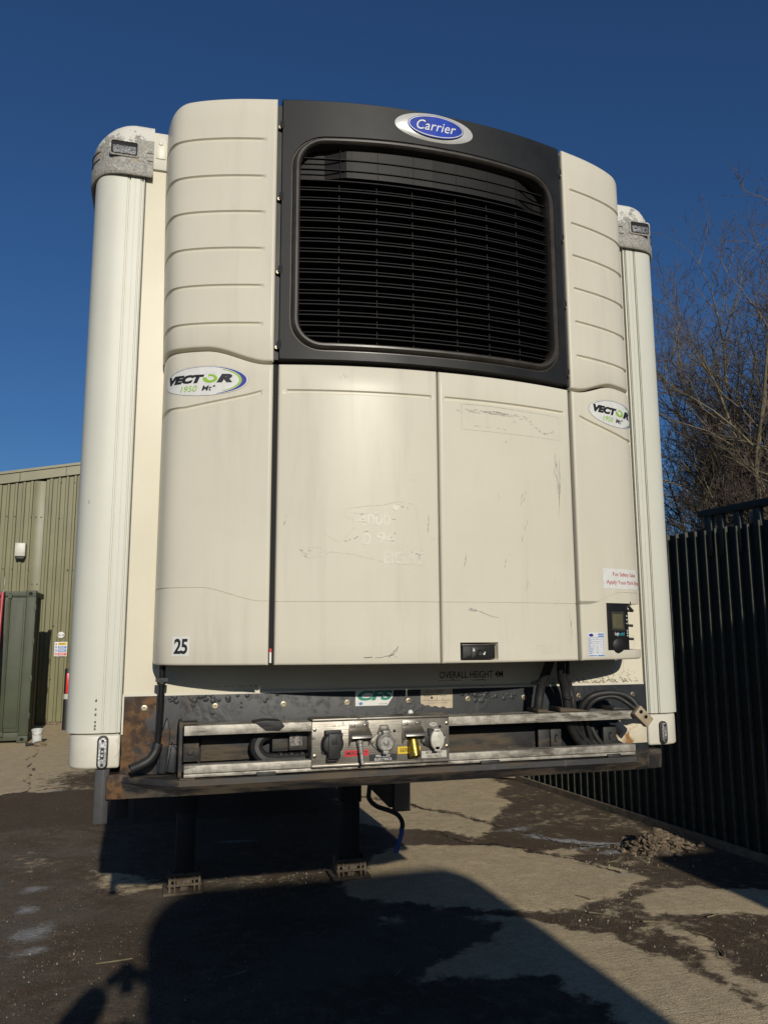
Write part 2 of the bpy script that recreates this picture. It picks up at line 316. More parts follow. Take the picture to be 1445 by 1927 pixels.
# the unit's plan curve: x against y, symmetrical, returning to the wall at the sides
_pp = smooth_path([(0, -.412), (.15, -.408), (.30, -.394), (.45, -.370), (.604, -.335), (.75, -.298), (.85, -.264), (.92, -.232), (.962, -.203), (.985, -.170), (.997, -.125), (1.003, -.07), (1.005, 0)], 8)
_px = np.array([p[0] for p in _pp]); _py = np.array([p[1] for p in _pp]); _pt = np.concatenate([[0], np.cumsum(np.hypot(np.diff(_px), np.diff(_py)))])
T_END = _pt[-1]
def t_of_x(x): return math.copysign(float(np.interp(abs(x), _px, _pt)), x)
def cur(t, depth=0.0):
    a = abs(t); s = 1 if t >= 0 else -1; a = min(a, T_END)
    x, y = np.interp(a, _pt, _px), np.interp(a, _pt, _py); e = .003
    dx = np.interp(min(a+e, T_END), _pt, _px)-np.interp(max(a-e, 0), _pt, _px); dy = np.interp(min(a+e, T_END), _pt, _py)-np.interp(max(a-e, 0), _pt, _py)
    if a < e: dy = 0
    l = math.hypot(dx, dy); nx, ny = -dy/l, dx/l          # inward normal
    return Vector((s*(x+nx*depth), y+ny*depth, 0))
def on_unit(bm, name, mat, parent, x0, z0, off, step=.02):
    """wrap flat print round the unit's curved front: u is measured along the curve from x0"""
    t0 = t_of_x(x0); us = [v.co.x for v in bm.verts]; a, b = min(us), max(us); u = math.ceil(a/step)*step
    while u < b:
        bmesh.ops.bisect_plane(bm, geom=bm.verts[:]+bm.edges[:]+bm.faces[:], plane_co=(u, 0, 0), plane_no=(1, 0, 0), dist=1e-6); u += step
    for v in bm.verts:
        c = cur(t0+v.co.x, -off); v.co = Vector((c.x, c.y, v.co.z+z0))
    fix_dir(bm); me = bpy.data.meshes.new(name); bm.to_mesh(me); bm.free(); return put(name, me, mat, parent)
CONC=[[1,[[1.643,8.365],[3.275,7.158],[3.313,6.232],[2.987,5.981],[2.922,5.608],[2.861,5.235],[2.605,4.98],[2.354,4.55],[2.206,4.893],[2.038,5.237],[1.824,5.5],[1.49,6.055],[1.208,6.469]]],[0.8,[[1.173,6.314],[1.475,5.997],[1.892,5.337],[2.127,4.995],[2.303,4.566],[2.22,4.247],[2.041,4.026],[1.886,3.972],[1.743,4.285],[1.643,4.381],[1.369,4.443],[1.122,4.697],[0.899,5.121]]],[1,[[0.808,3.544],[1.071,3.805],[1.258,3.932],[1.678,3.841],[1.951,3.757],[2.153,3.528],[2.299,3.221],[2.474,3.003],[2.641,2.873],[2.698,2.732],[2.736,2.573],[2.774,2.49],[2.456,2.29],[2.253,2.25],[1.969,2.096],[1.833,2.002],[1.643,2.06],[1.549,2.11],[1.185,2.176],[0.747,2.466],[0.563,2.639],[0.445,2.797],[0.481,3.117],[0.69,3.269]]],[0.9,[[2.278,3.472],[2.662,3.464],[2.571,3.258],[2.361,3.152]]],[1,[[2.297,2.114],[2.455,2.188],[2.653,2.217],[2.866,2.165],[2.977,2.131],[3.352,1.942],[3.803,1.658],[3.373,1.247],[2.953,1.494],[2.845,1.589],[2.589,1.688],[2.33,1.787],[2.255,1.767],[2.254,1.919],[2.251,2.011]]],[0.92,[[1.629,1.61],[1.75,1.5],[1.788,1.272],[1.838,1.136],[1.999,1.064],[2.011,0.894],[1.943,0.641],[1.923,0.462],[1.873,0.28],[1.244,-0.426],[1.066,-0.374],[1.183,0.529],[1.223,0.642],[1.197,0.801],[1.149,0.878],[1.173,1.039],[1.166,1.147],[0.945,1.156],[0.778,1.206],[0.536,1.264],[0.569,1.401],[0.796,1.488],[1.008,1.591],[1.249,1.887],[1.029,2.075],[1.479,1.97],[1.567,1.841],[1.555,1.679]]],[0.85,[[2.199,1.6],[2.333,1.511],[2.316,1.285],[2.237,1.137],[2.306,0.995],[2.19,0.734],[2.235,0.686],[2.403,0.319],[1.67,-0.383],[1.873,0.28],[1.931,0.472],[2.008,0.72],[2.082,0.985],[2.147,1.164],[2.13,1.341]]],[0.6,[[-1.527,3.798],[-1.378,3.898],[-1.17,3.718],[-0.891,3.533],[-0.776,3.362],[-0.93,3.317],[-1.117,3.271],[-1.313,3.485]]],[0.3,[[-2.116,4.639],[-1.87,4.705],[-1.663,4.381],[-1.713,4.076],[-1.908,4.06],[-2.027,4.328]]],[0.3,[[-0.711,3.549],[-0.288,3.493],[0.165,3.429],[0.118,3.158],[-0.436,3.193],[-0.665,3.236]]],[0.6,[[3.521,4.19],[3.558,3.879],[3.557,3.622],[3.414,3.75]]],[0.5,[[3.315,4.896],[3.338,4.492],[3.242,4.65]]],[0.55,[[0.464,2.276],[0.689,2.283],[0.688,2.106],[0.475,2.12]]]]
CRACKS=[[[1.514,6.143],[1.841,5.552],[2.011,5.164],[2.188,4.848],[2.326,4.487],[2.466,4.063],[2.612,3.709],[2.793,3.461],[3.022,3.486]],[[1.643,4.381],[1.746,4.015],[2.019,3.794],[2.234,3.485],[2.299,3.221],[2.474,3.003],[2.657,2.67]],[[-2.407,7.532],[-2.499,8.359],[-2.704,10.26],[-2.812,11.798]],[[-3.001,7.391],[-2.684,7.518],[-2.417,7.602],[-2.179,7.701],[-1.639,7.897]],[[-2.618,5.965],[-2.404,5.853],[-2.094,5.734],[-1.783,5.569],[-1.423,5.324]]]
SALT=[[-1.806,3.595,0.13,0.1],[-1.79,3.097,0.14,0.1],[-1.673,2.603,0.16,0.2],[-1.629,2.282,0.13,0.1],[2.439,4.18,0.22,0.1],[2.498,3.906,0.12,0.1],[-0.202,4.573,0.2,0.1],[2.838,3.448,0.3,0.07],[2.618,2.609,0.1,0.04],[2.877,3.253,0.25,0.08],[-2.042,7.554,0.25,0.05]]
# ---------------------------------------------------------------- ground
def vnoise(X, Y, f, seed):
    r = np.random.default_rng(seed).random((64, 64)); x = X*f; y = Y*f; xi = np.floor(x).astype(int); yi = np.floor(y).astype(int); u = x-xi; v = y-yi; u = u*u*(3-2*u); v = v*v*(3-2*v)
    g = lambda a, b: r[a % 64, b % 64]
    return (g(xi, yi)*(1-u)+g(xi+1, yi)*u)*(1-v)+(g(xi, yi+1)*(1-u)+g(xi+1, yi+1)*u)*v
def fbm(X, Y, f, seed, o=4): return sum(vnoise(X, Y, f*2**i, seed+i)*.5**i for i in range(o))/sum(.5**i for i in range(o))
def sdf(poly, X, Y):
    d = np.full(X.shape, 1e9); ins = np.zeros(X.shape, bool); n = len(poly)
    for i in range(n):
        ax, ay = poly[i]; bx, by = poly[(i+1) % n]; ex, ey = bx-ax, by-ay
        t = np.clip(((X-ax)*ex+(Y-ay)*ey)/(ex*ex+ey*ey+1e-12), 0, 1); d = np.minimum(d, np.hypot(X-ax-t*ex, Y-ay-t*ey))
        c = (ay > Y) != (by > Y); ins ^= c & (X < (bx-ax)*(Y-ay)/(by-ay+1e-12)+ax)
    return np.where(ins, d, -d)
def line_d(L_, X, Y):
    d = np.full(X.shape, 1e9)
    for (ax, ay), (bx, by) in zip(L_, L_[1:]):
        ex, ey = bx-ax, by-ay; t = np.clip(((X-ax)*ex+(Y-ay)*ey)/(ex*ex+ey*ey), 0, 1); d = np.minimum(d, np.hypot(X-ax-t*ex, Y-ay-t*ey))
    return d
gx = np.concatenate([[-400, -120, -50, -25, -14, -9, -6.5, -5], np.arange(-4, 4.6, .032), [5, 6.5, 9, 14, 25, 50, 120, 400]])
gy = np.concatenate([[-400, -120, -50, -25, -12, -6, -3, -1.4, -.6], np.arange(0, 9.3, .034), np.arange(9.4, 16, .2), [18, 25, 40, 80, 160, 400]])
GX, GY = np.meshgrid(gx, gy)
wx = GX+(fbm(GX, GY, 3.2, 1)-.5)*.26+(fbm(GX, GY, 14, 9)-.5)*.07; wy = GY+(fbm(GX, GY, 3.2, 5)-.5)*.26+(fbm(GX, GY, 14, 13)-.5)*.07
conc = np.zeros(GX.shape)
for v, poly in CONC: conc = np.maximum(conc, v*np.clip(.5+sdf(poly, wx, wy)/.15, 0, 1))
far = np.clip(.5+(wy-(7.53+.02*(wx+2.4)))/.05, 0, 1)*np.clip((1.4-wx)/.3, 0, 1)*np.clip(1.0-.9*np.clip(1.3-np.hypot((wx+1.55)/.9, (wy-8.3)/1.0), 0, 1), 0, 1)
conc = np.maximum(conc, far); conc = np.maximum(conc, np.clip((GY-8.5)/2, 0, 1)*np.clip((GX-.5), 0, 1)*np.clip((3.1-wx)/.3, 0, 1))
wet = np.clip((wx-1.2)/.5, 0, 1)*np.clip((wy-.2)/.5, 0, 1)*np.clip((9-wy)/1, 0, 1); conc = np.maximum(conc, wet*(.16+.22*np.clip((fbm(GX*.5+GY*.1, GY*2.6-GX*.6, 2.4, 51)-.45)*3, 0, 1)))
crack = np.zeros(GX.shape)
for i, L_ in enumerate(CRACKS): crack = np.maximum(crack, np.clip(1-line_d(L_, wx, wy)/(.045 if i in (0, 1) else .03), 0, 1)*(.5 if i == 4 else 1))
salt = np.zeros(GX.shape)
for x, y, a, b in SALT: salt = np.maximum(salt, np.clip(1.22-np.hypot((wx-x)/(a*1.5), (wy-y)/(b*1.5)), 0, 1)*.8)
salt = np.maximum(salt, np.clip(1-line_d([(2.47, 3.9), (2.7, 3.66), (2.95, 3.52), (3.1, 3.48)], wx, wy)/.09, 0, 1)*1.1)
brown = np.clip(np.maximum(np.clip((wx-1.0)/.6, 0, 1)*np.clip((wx+.2), 0, 1), np.clip(.5+(wy-5.55)/.1, 0, 1)*np.clip(2-wx, 0, 1)) + np.clip(1-np.hypot((wx+1.05)/.45, (wy-2.3)/.9), 0, 1)*1.1, 0, 1)
hz = (fbm(GX, GY, 2.1, 21)-.5)*.016*np.clip((16-np.abs(GX)*2)/6, 0, 1)*np.clip((GY+1)/1, 0, 1)*np.clip((12-GY)/3, 0, 1)+conc*.006-crack*.010-(1-conc)*np.abs(fbm(GX, GY, 9, 31)-.5)*.008
hz[np.abs(GX) > 13] = 0; hz = np.where(GY > 11.5, 0, hz)-.006
ny_, nx_ = GX.shape; idx = np.arange(nx_*ny_).reshape(ny_, nx_)
F_ = np.stack([idx[:-1, :-1], idx[:-1, 1:], idx[1:, 1:], idx[1:, :-1]], -1).reshape(-1, 4)
me = bpy.data.meshes.new("ground"); me.vertices.add(nx_*ny_); me.vertices.foreach_set('co', np.stack([GX, GY, hz], -1).ravel().astype(np.float32))
me.loops.add(F_.size); me.loops.foreach_set('vertex_index', F_.ravel().astype(np.int32)); me.polygons.add(len(F_)); me.polygons.foreach_set('loop_start', np.arange(0, F_.size, 4, dtype=np.int32)); me.polygons.foreach_set('loop_total', np.full(len(F_), 4, dtype=np.int32))
me.update(); me.validate()
for nm, arr in (("conc", conc), ("crack", crack), ("salt", salt), ("brown", brown)):
    me.attributes.new(nm, 'FLOAT', 'POINT').data.foreach_set('value', arr.ravel().astype(np.float32))
finish(me, True, 80); tag(put("ground", me, m_ground), kind='structure')

# ---------------------------------------------------------------- the trailer
TR = thing("semi_trailer", (0, 6.5, 0), "white refrigerated box semi-trailer parked nose on, standing on its landing legs", "trailer")
HW = 1.305
b = MB(); prof_r = [(-HW+.012, 1.385), (HW-.012, 1.385), (HW-.012, 3.80), (HW-.05, 3.88), (HW-.13, 3.925), (-HW+.13, 3.925), (-HW+.05, 3.88), (-HW+.012, 3.80)]
b.prism(prof_r, .15, 13.2); b.build("body", m_post, TR, smooth=False)
b = MB(); b.box(-1.104, 1.104, .0, .14, 1.60, 3.75); fwall = b.build("front_wall", m_wall, TR, smooth=False)
b = MB(); b.box(-1.10, 1.10, -.012, .14, 3.752, 3.918); hb_ = b.build("header_beam", m_corner, TR, bevel=.006)
for s in (-1, 1):
    b = MB(); b.box(min(s*1.07, s*1.03), max(s*1.07, s*1.03), -.016, -.010, 3.80, 3.91); b.lathe([(.010, 0), (.010, -.005), (.007, -.008), (0, -.008)], (s*1.052, -.012, 3.868), 'y', 14); b.build("header_lug", m_corner, hb_, bevel=.002)
def post_section(s, grow=0.0, r=.125):
    pts = [(1.109, .05), (1.109, -.010), (1.1135, -.012), (1.1145, -.003), (1.1185, -.003), (1.1195, -.012), (1.1215, -.012), (1.1225, -.006), (1.1250, -.006), (1.1260, -.012),
           (1.1435, -.012), (1.1440, -.0105), (1.1452, -.0105), (1.1457, -.012), (1.163, -.012), (1.164, -.004), (1.1675, -.004), (1.1685, -.012), (1.1715, -.012), (1.1722, -.007), (1.1745, -.007), (1.1755, -.012)]
    c = (HW-r, -.012+r)
    pts += [(c[0]+r*math.sin(a)**.74, c[1]-r*math.cos(a)**.74) for a in np.linspace(.03, math.pi/2, 26)]+[(HW, .26), (HW-.03, .26), (HW-.03, .16)]
    return [(s*x, y) for x, y in pts]
for s in (-1, 1):
    b = MB(); b.prism(post_section(s), 1.508, 3.76, 'z'); pst = b.build("corner_post", m_post, TR, ang=28)
    # joint seam and sealant beside the wall
    b = MB(); b.box(min(s*1.1035, s*1.1085), max(s*1.1035, s*1.1085), -.002, .02, 1.60, 3.75); b.build("seam_sealant", m_oldprint, pst)
    # worn cap over the top of the post
    def cap_sec(off, n=16):
        r = .135+off; c = (HW+.016+off-r, -.030-off+r); out = [(1.078, -.030-off)]
        out += [(c[0]+r*math.sin(a), c[1]-r*math.cos(a)) for a in np.linspace(0, math.pi/2, n)]+[(HW+.016+off, .30)]
        return [(s*x, y) for x, y in out]
    levels = [(3.705, .000), (3.712, .004), (3.752, .004), (3.758, .0), (3.785, .0), (3.81, .0), (3.835, -.001), (3.86, -.001), (3.88, -.001), (3.898, -.001), (3.912, -.001), (3.922, -.006), (3.930, -.014), (3.9345, -.028)]
    V = []; nsec = len(cap_sec(0))
    for z, o in levels:
        sec = cap_sec(min(o, .004) if o > 0 else 0)
        if o < 0:   # the dome: shrink towards the inner rear corner
            rr_ = .128; dx_ = rr_-math.sqrt(max(0, rr_**2-(z-3.8075)**2)); q = 1-dx_/.243; sec = [(s*(1.078+(abs(x)-1.078)*q), y-o if y < .2 else y) for x, y in sec]
        V += [(x, y, z) for x, y in sec]
    # bottom skirt droops along the side
    for k in range(nsec):
        x, y, z = V[k]; q = min(1, max(0, (y+.0)/.10)); V[k] = (x, y, z-.022*q); x, y, z = V[nsec+k]; V[nsec+k] = (x, y, z-.020*q)
    F = [(j*nsec+i, j*nsec+i+1, (j+1)*nsec+i+1, (j+1)*nsec+i) for j in range(len(levels)-1) for i in range(nsec-1)]
    base = len(V); top = [(x, y, 3.934) for x, y, z in V[-nsec:]]
    V.append((s*1.078, .30, 3.934)); F += [((len(levels)-1)*nsec+i, (len(levels)-1)*nsec+i+1, base) for i in range(nsec-1)]
    m = MB(); m.add(V, F)
    # thickness: inner skin
    sec_i = cap_sec(-.010); ib = len(m.v); m.v += [(x, y, 3.706-.022*min(1, max(0, y/.10))) for x, y in sec_i]+[(x, y, 3.80) for x, y in sec_i]
    m.f += [(ib+i, ib+i+1, ib+nsec+i+1, ib+nsec+i) for i in range(nsec-1)]+[(i, i+1, ib+i+1, ib+i) for i in range(nsec-1)]
    m.f += [tuple([j*nsec for j in range(len(levels))])+(base,)]
    cp = m.build("corner_cap", m_cap, TR, ang=40)
    # marker lamp in a recess: dark frame with lens
    xa, xb = (-1.248, -1.138) if s < 0 else (1.142, 1.250)
    b = MB(); outer = rrect(xa-.004, xb+.004, 3.778, 3.848, .012, 4); inner_ = rrect(xa+.004, xb-.004, 3.784, 3.841, .008, 4); n = len(outer)
    b.add([(x, -.0335, z) for x, z in outer]+[(x, -.036, z) for x, z in inner_]+[(x, -.0315, z) for x, z in inner_], [(i, (i+1) % n, n+(i+1) % n, n+i) for i in range(n)]+[(n+i, n+(i+1) % n, 2*n+(i+1) % n, 2*n+i) for i in range(n)])
    fr = b.build("lamp_surround", m_cap, cp)
    on_plane(poly_bm(rrect(xa+.002, xb-.002, 3.782, 3.843, .008, 4)), "lamp_recess", m_dark, cp, -.0326)
    b = MB(); b.prism(rrect(xa+.010, xb-.008, 3.786, 3.821, .006), -.0395, -.032); b.build("marker_lamp", m_lens_dk, cp, bevel=.003)
    b = MB()
    for q in (.2, .8): b = MB(); b.lathe([(.0045, 0), (.0045, -.002), (0, -.002)], (xa+.010+(xb-xa-.018)*q, -.0393, 3.804), 'y', 10); b.build("lamp_screw", m_ink, cp)
    # ribs moulded in the cap
    for z in (3.772, 3.806):
        b = MB(); b.box(min(s*1.08, s*1.105), max(s*1.08, s*1.105), -.0325, -.029, z, z+.003)
        sec = cap_sec(.0015); b.tube([(x, y, z+.004-.02*max(0, y)) for x, y in sec[9:]], .0025, 5)
        b.build("cap_rib", m_oldprint, cp)["kind"] = "stuff"
    # lower corner box
    zb_ = 1.383 if s < 0 else 1.371
    sec = [(1.107, .10), (1.107, -.016)]; r = .09; c = (1.288-r, -.016+r); sec += [(c[0]+r*math.sin(a), c[1]-r*math.cos(a)) for a in np.linspace(0, math.pi/2, 9)]+[(1.288, .22), (1.2, .22)]
    b = MB(); b.prism([(s*x, y) for x, y in sec], zb_, 1.503, 'z'); lb = b.build("corner_box", m_corner, TR, bevel=.010, seg=3)
    b = MB()
    if s < 0:
        for (x, z, a, q) in ((-1.125, 1.455, .014, .030), (-1.245, 1.45, .014, .032)):
            pth = [(x+a*math.cos(t), -.016 if x > -1.2 else .008, z+q*math.sin(t)) for t in np.linspace(-1.6, 1.6, 12)]; b = MB(); b.tube(pth, .0035, 6); b.build("pressed_dent", m_corner, lb)
    lx, z0_, z1_ = (-1.1665, 1.382, 1.500) if s < 0 else (1.179, 1.376, 1.474)
    b = MB(); b.prism(rrect(lx-.0195, lx+.0195, z0_, z1_, .018, 6), -.026, -.010); lm = b.build("lamp_base", m_rubber, lb, bevel=.003)
    b = MB(); b.prism(rrect(lx-.0145, lx+.0145, z0_+.006, z1_-.006, .014, 6), -.034, -.024); b.build("marker_lamp", m_lens if s < 0 else m_lens_dk, lb, bevel=.004)
    b = MB(); zc_ = (z0_+z1_)/2
    if s < 0: b.box(lx-.006, lx+.006, -.0355, -.033, zc_-.022, zc_+.018)
    for z in (z0_+.017, z1_-.017): b.lathe([(.0055, 0), (.0055, -.003), (.002, -.003)], (lx, -.033, z), 'y', 10)
    lk = b.build("lamp_centre", m_ink, lb)
    b = MB(); b.box(lx-.0035, lx+.0035, -.0365, -.035, zc_-.012, zc_-.004); b.box(lx-.0035, lx+.0035, -.0365, -.035, zc_+.002, zc_+.008); b.build("lamp_element", m_lens, lb)
# rubber stalk hanging under the left lamp
b = MB(); b.prism([(-1.189, -.012), (-1.160, -.020), (-1.140, -.012), (-1.138, .02), (-1.189, .02)], 1.192, 1.381, 'z'); b.build("rubber_stalk", m_stalk, TR, bevel=.003)
# old prints on posts and wall
on_plane(ribbon_bm([[(0, 0), (0, .09)]], .004), "post_print", m_faint, TR, -.0130, -1.196, 1.52)
for i, z in enumerate((1.52, 1.53, 1.545, 1.57, 1.59, 1.62)): on_plane(poly_bm([(0, 0), (.0065, 0), (.0065, .007+.004*(i % 2)), (0, .007)]), "post_print", m_oldprint, TR, -.0131, -1.2005, z)
on_plane(ribbon_bm([[(0, 0), (.028, .001)], [(0, -.008), (.026, -.007)], [(.004, 0), (.004, -.008)], [(.02, .006), (.024, -.012)]], .0014), "post_print", m_oldprint, TR, .0005, -1.263, 2.365)
on_plane(poly_bm([(0, -.02), (.294, -.02), (.294, .026), (0, .026)]), "height_sticker", m_wall, fwall, -.0012, .134, 1.690)
on_plane(text_bm("OVERALL HEIGHT 4M", .147, .002, .284, .028, bold=.008), "lettering", m_ink, fwall, -.0020, .134, 1.690)
on_plane(ribbon_bm([[(-.002, -.02), (.10, -.021)], [(.15, -.022), (.20, -.020), (.21, -.023)], [(.06, -.017), (.07, -.021)]], (.002, .007)), "grime_mark", m_oldprint, fwall, -.0016, .134, 1.690)
rs = random.Random(4); Q = []
for i in range(110): u, v = rs.uniform(.72, 1.06), rs.uniform(1.645, 1.70); Q.append([(u, v), (u+rs.uniform(.002, .008), v+rs.uniform(-.003, .003))])
for i in range(120): u = rs.uniform(.55, 1.07); Q.append([(u, 1.646+rs.random()**3*.03), (u+rs.uniform(.004, .018), 1.647+rs.random()**3*.02)])
for i in range(26): u = rs.uniform(-.80, -.60); Q.append([(u, 1.664+rs.uniform(-.002, .004)), (u+rs.uniform(.003, .01), 1.664)])
on_plane(ribbon_bm(Q, (.0008, .003)), "grime_mark", m_oldprint, fwall, -.0012)
on_plane(ribbon_bm([[(1.005, 1.85), (1.07, 1.85), (1.07, 1.80), (1.05, 1.785), (1.005, 1.785), (1.005, 1.85)], [(1.01, 1.785), (1.005, 1.70)], [(-.69, 1.655), (-.69, 1.735), (-.60, 1.735), (-.60, 1.655)], [(.90, 1.68), (.90, 1.74), (1.0, 1.74)]], .0022), "sticker_outline", m_faint, fwall, -.0010)
# rusting black plate across the bottom of the wall
b = MB(); b.box(-1.104, 1.112, -.006, .05, 1.275, 1.640); pl = b.build("steel_plate", m_plate, TR, bevel=.003)
b = MB(); b.box(-1.106, -1.100, -.010, .0, 1.50, 1.645); b.box(-1.10, 1.10, -.008, -.0065, 1.636, 1.644); b.build("sealant_bead", m_corner, pl)
random.seed(8)
b = MB()
for i in range(90):   # blistered paint
    if i < 45: x, z = random.gauss(-.80, .12), random.gauss(1.615, .016)
    elif i < 60: x, z = -.98+random.gauss(0, .012), random.uniform(1.42, 1.56)
    else: x, z = random.gauss(.38, .09), random.gauss(1.60, .012)
    if not (-1.08 < x < 1.08 and 1.42 < z < 1.632): continue
    r = random.uniform(.004, .012); b.lathe([(r, 0), (r*.8, -r*.10), (r*.45, -r*.18), (r*.1, -r*.2)], (x, -.006, z), 'y', 9)
b.build("paint_blister", m_plate, pl, ang=80)["kind"] = "stuff"
for x in (-1.028, -.770, -.509, -.254, .002, .260, .515, .775, 1.042):
    b = MB(); b.lathe([(.0115, 0), (.0115, -.003), (.0078, -.0035), (.0078, -.008), (.0040, -.008), (.0035, -.004)], (x, -.006, 1.592), 'y', 14); b.build("bolt", m_chrome, pl)
on_plane(poly_bm([(-.221, 1.577), (-.088, 1.577), (-.064, 1.612), (-.062, 1.639), (-.221, 1.639)]), "sticker", m_wht, pl, -.0072)
on_plane(text_bm("CFS", -.139, 1.6175, .146, .040, bold=.05, shear=.22), "lettering", m_teal, pl, -.0078)
on_plane(text_bm("01767 600", -.107, 1.584, .034, .006), "lettering", m_oldprint, pl, -.0078); on_plane(poly_bm(ellipse(-.199, 1.586, .008, .006, 16)), "lettering", m_lblb, pl, -.0078)
tp = [(.054, 1.580), (.072, 1.571), (.086, 1.573), (.10, 1.565), (.118, 1.569), (.135, 1.561), (.15, 1.566), (.168, 1.558), (.192, 1.559), (.193, 1.638), (.053, 1.640)]
on_plane(poly_bm(tp), "torn_label", m_paper, pl, -.0072)
on_plane(ribbon_bm([[(.06, 1.616), (.186, 1.615)], [(.06, 1.591), (.186, 1.590)], [(.124, 1.616), (.124, 1.590)], [(.066, 1.609), (.10, 1.609)], [(.135, 1.609), (.165, 1.609)], [(.07, 1.597), (.073, 1.597)], [(.085, 1.597), (.088, 1.597)], [(.098, 1.597), (.102, 1.597)], [(.11, 1.597), (.114, 1.597)], [(.07, 1.581), (.17, 1.580)], [(.07, 1.629), (.16, 1.628)], [(.07, 1.623), (.15, 1.623)]], .0016), "label_print", m_oldprint, pl, -.0078)
b = MB(); b.lathe([(.010, 0), (.011, -.004), (.006, -.008), (0, -.009)], (.008, -.008, 1.546), 'y', 9); b.build("white_blob", m_wht, pl)
# skid beam with chamfered ends, underside plate
b = MB()
sec = lambda x, yf: [(x, yf, 1.356), (x, yf-.004, 1.336), (x, yf+(.030 if abs(x) < 1 else .004), 1.299 if abs(x) < 1 else 1.277), (x, .30, 1.268), (x, .30, 1.356)]
st = [(-1.150, -.020), (-1.10, -.030), (-.90, -.185), (.93, -.185), (1.10, -.030), (1.162, -.020)]
V = [p for x, yf in st for p in sec(x, yf)]
b.add(V, [(5*i+k, 5*i+(k+1) % 5, 5*i+5+(k+1) % 5, 5*i+5+k) for i in range(5) for k in range(5)]+[(0, 1, 2, 3, 4), (29, 28, 27, 26, 25)])
sk = b.build("skid_beam", m_steel_dk, TR, smooth=False)
b = MB(); b.prism([(-1.150, 1.278), (-1.075, 1.276), (-1.03, 1.295), (-1.045, 1.352), (-1.10, 1.366), (-1.146, 1.362)], -.036, -.022); b.build("rusted_gusset", m_plate, sk, bevel=.004)
b = MB(); b.box(-1.10, 1.12, .30, 2.2, 1.262, 1.285); b.build("coupler_plate", m_chassis, TR)
# two aluminium rails with end bracket
b = MB(); b.box(-.888, .935, -.176, -.128, 1.506, 1.541); b.box(-.888, .935, -.130, -.06, 1.534, 1.540); r1 = b.build("upper_rail", m_alu, TR, bevel=.004)
b = MB(); b.box(-.885, .935, -.176, -.130, 1.376, 1.404); b.box(-.885, .935, -.172, -.166, 1.362, 1.374); r2 = b.build("lower_rail", m_alu, TR, bevel=.004)
b = MB(); b.prism(rrect(-.176+.0, -.055, 1.360, 1.556, .012), -.905, -.892, 'x'); b.box(-.900, -.84, -.174, -.10, 1.544, 1.552); b.box(-.90, -.845, -.176, -.15, 1.353, 1.361); b.build("rail_end_bracket", m_steel_dk, TR, bevel=.003)
b = MB(); b.prism([(-.645, 1.546), (-.60, 1.552), (-.545, 1.548), (-.53, 1.528), (-.55, 1.512), (-.60, 1.515), (-.63, 1.538)], -.181, -.10); b.build("rubber_flap", m_steel_dk, r1, bevel=.003)
for x0, x1 in ((-.63, -.56), (.24, .32), (.80, .86)):
    b = MB(); b.box(x0, x1, -.182, -.12, 1.354, 1.370); b.build("rail_clip", m_rubber, r2, bevel=.002)
for x0, x1 in ((.555, .608), (.612, .662), (.862, .925)):
    b = MB(); b.box(x0, x1, -.05, -.03, 1.372, 1.468); b.box(x0, x1, -.13, -.03, 1.498, 1.506); b.build("rail_bracket", m_steel_dk, TR, bevel=.003)
for x in (.637, .894): 
    b = MB(); b.tube([(x+.006*math.cos(t), -.052, 1.425+.016*math.sin(t)) for t in np.linspace(.6, 5.2, 12)], .0022, 5); b.build("keyhole_slot", m_dark, TR)
for P_ in ([(.50, 1.543), (.50, 1.556), (.545, 1.556), (.545, 1.543)], [(.60, 1.543), (.60, 1.560), (.66, 1.556), (.74, 1.543)], [(.84, 1.543), (.85, 1.556), (.905, 1.552), (.95, 1.545)]):
    b = MB(); b.prism(P_, -.165, -.06); b.build("rail_wedge", m_steel_dk, r1, bevel=.003)
b = MB(); b.box(-.884, -.828, -.06, -.02, 1.40, 1.482); b.lathe([(.013, 0), (.013, -.006), (.006, -.006)], (-.858, -.06, 1.435), 'y', 12); b.build("rail_bracket", m_steel_dk, TR, bevel=.004)
for x0, x1, z0, z1 in ((-.82, -.62, 1.395, 1.486), (.12, .55, 1.385, 1.478)):
    b = MB(); b.box(x0, x1, -.030, -.018, z0, z1); b.build("backing_plate", m_steel_dk, TR, bevel=.002)
b = MB(); b.tube(smooth_path([(-.55, -.07, 1.500), (-.605, -.08, 1.480), (-.622, -.085, 1.445), (-.600, -.09, 1.41), (-.555, -.09, 1.398), (-.44, -.09, 1.398)], 5), .024, 10); b.build("cable_chain", m_rubber, TR)
b = MB(); b.box(-.56, -.50, -.075, -.05, 1.425, 1.475); b.box(-.50, -.43, -.10, -.05, 1.43, 1.49)
for i in range(7): b.box(-.555+.02*i, -.545+.02*i, -.105, -.06, 1.405, 1.418+.004*(i % 2))
b.build("junction_frame", m_steel_dk, TR, bevel=.002)
on_plane(poly_bm([(-.499, 1.447), (-.452, 1.447), (-.452, 1.486), (-.499, 1.484)]), "hologram_sticker", m_silverst, TR, -.1025)
b = MB(); b.prism([(.915, 1.475), (.955, 1.472), (.965, 1.49), (.98, 1.465), (1.0, 1.46), (1.03, 1.468), (1.10, 1.462), (1.10, 1.385), (.985, 1.383), (.955, 1.40)], -.014, -.004); b.build("scraped_patch", m_rustpatch, TR, bevel=.002)
b = MB(); b.box(-.975, -.905, -.030, -.004, 1.36, 1.46); b.prism([(-.97, 1.36), (-.945, 1.358), (-.93, 1.50), (-.945, 1.56), (-.965, 1.50)], -.05, -.004); b.prism([(-.94, 1.365), (-.91, 1.36), (-.905, 1.44), (-.925, 1.47)], -.055, -.004); b.build("rusted_lug", m_plate, TR, bevel=.006)
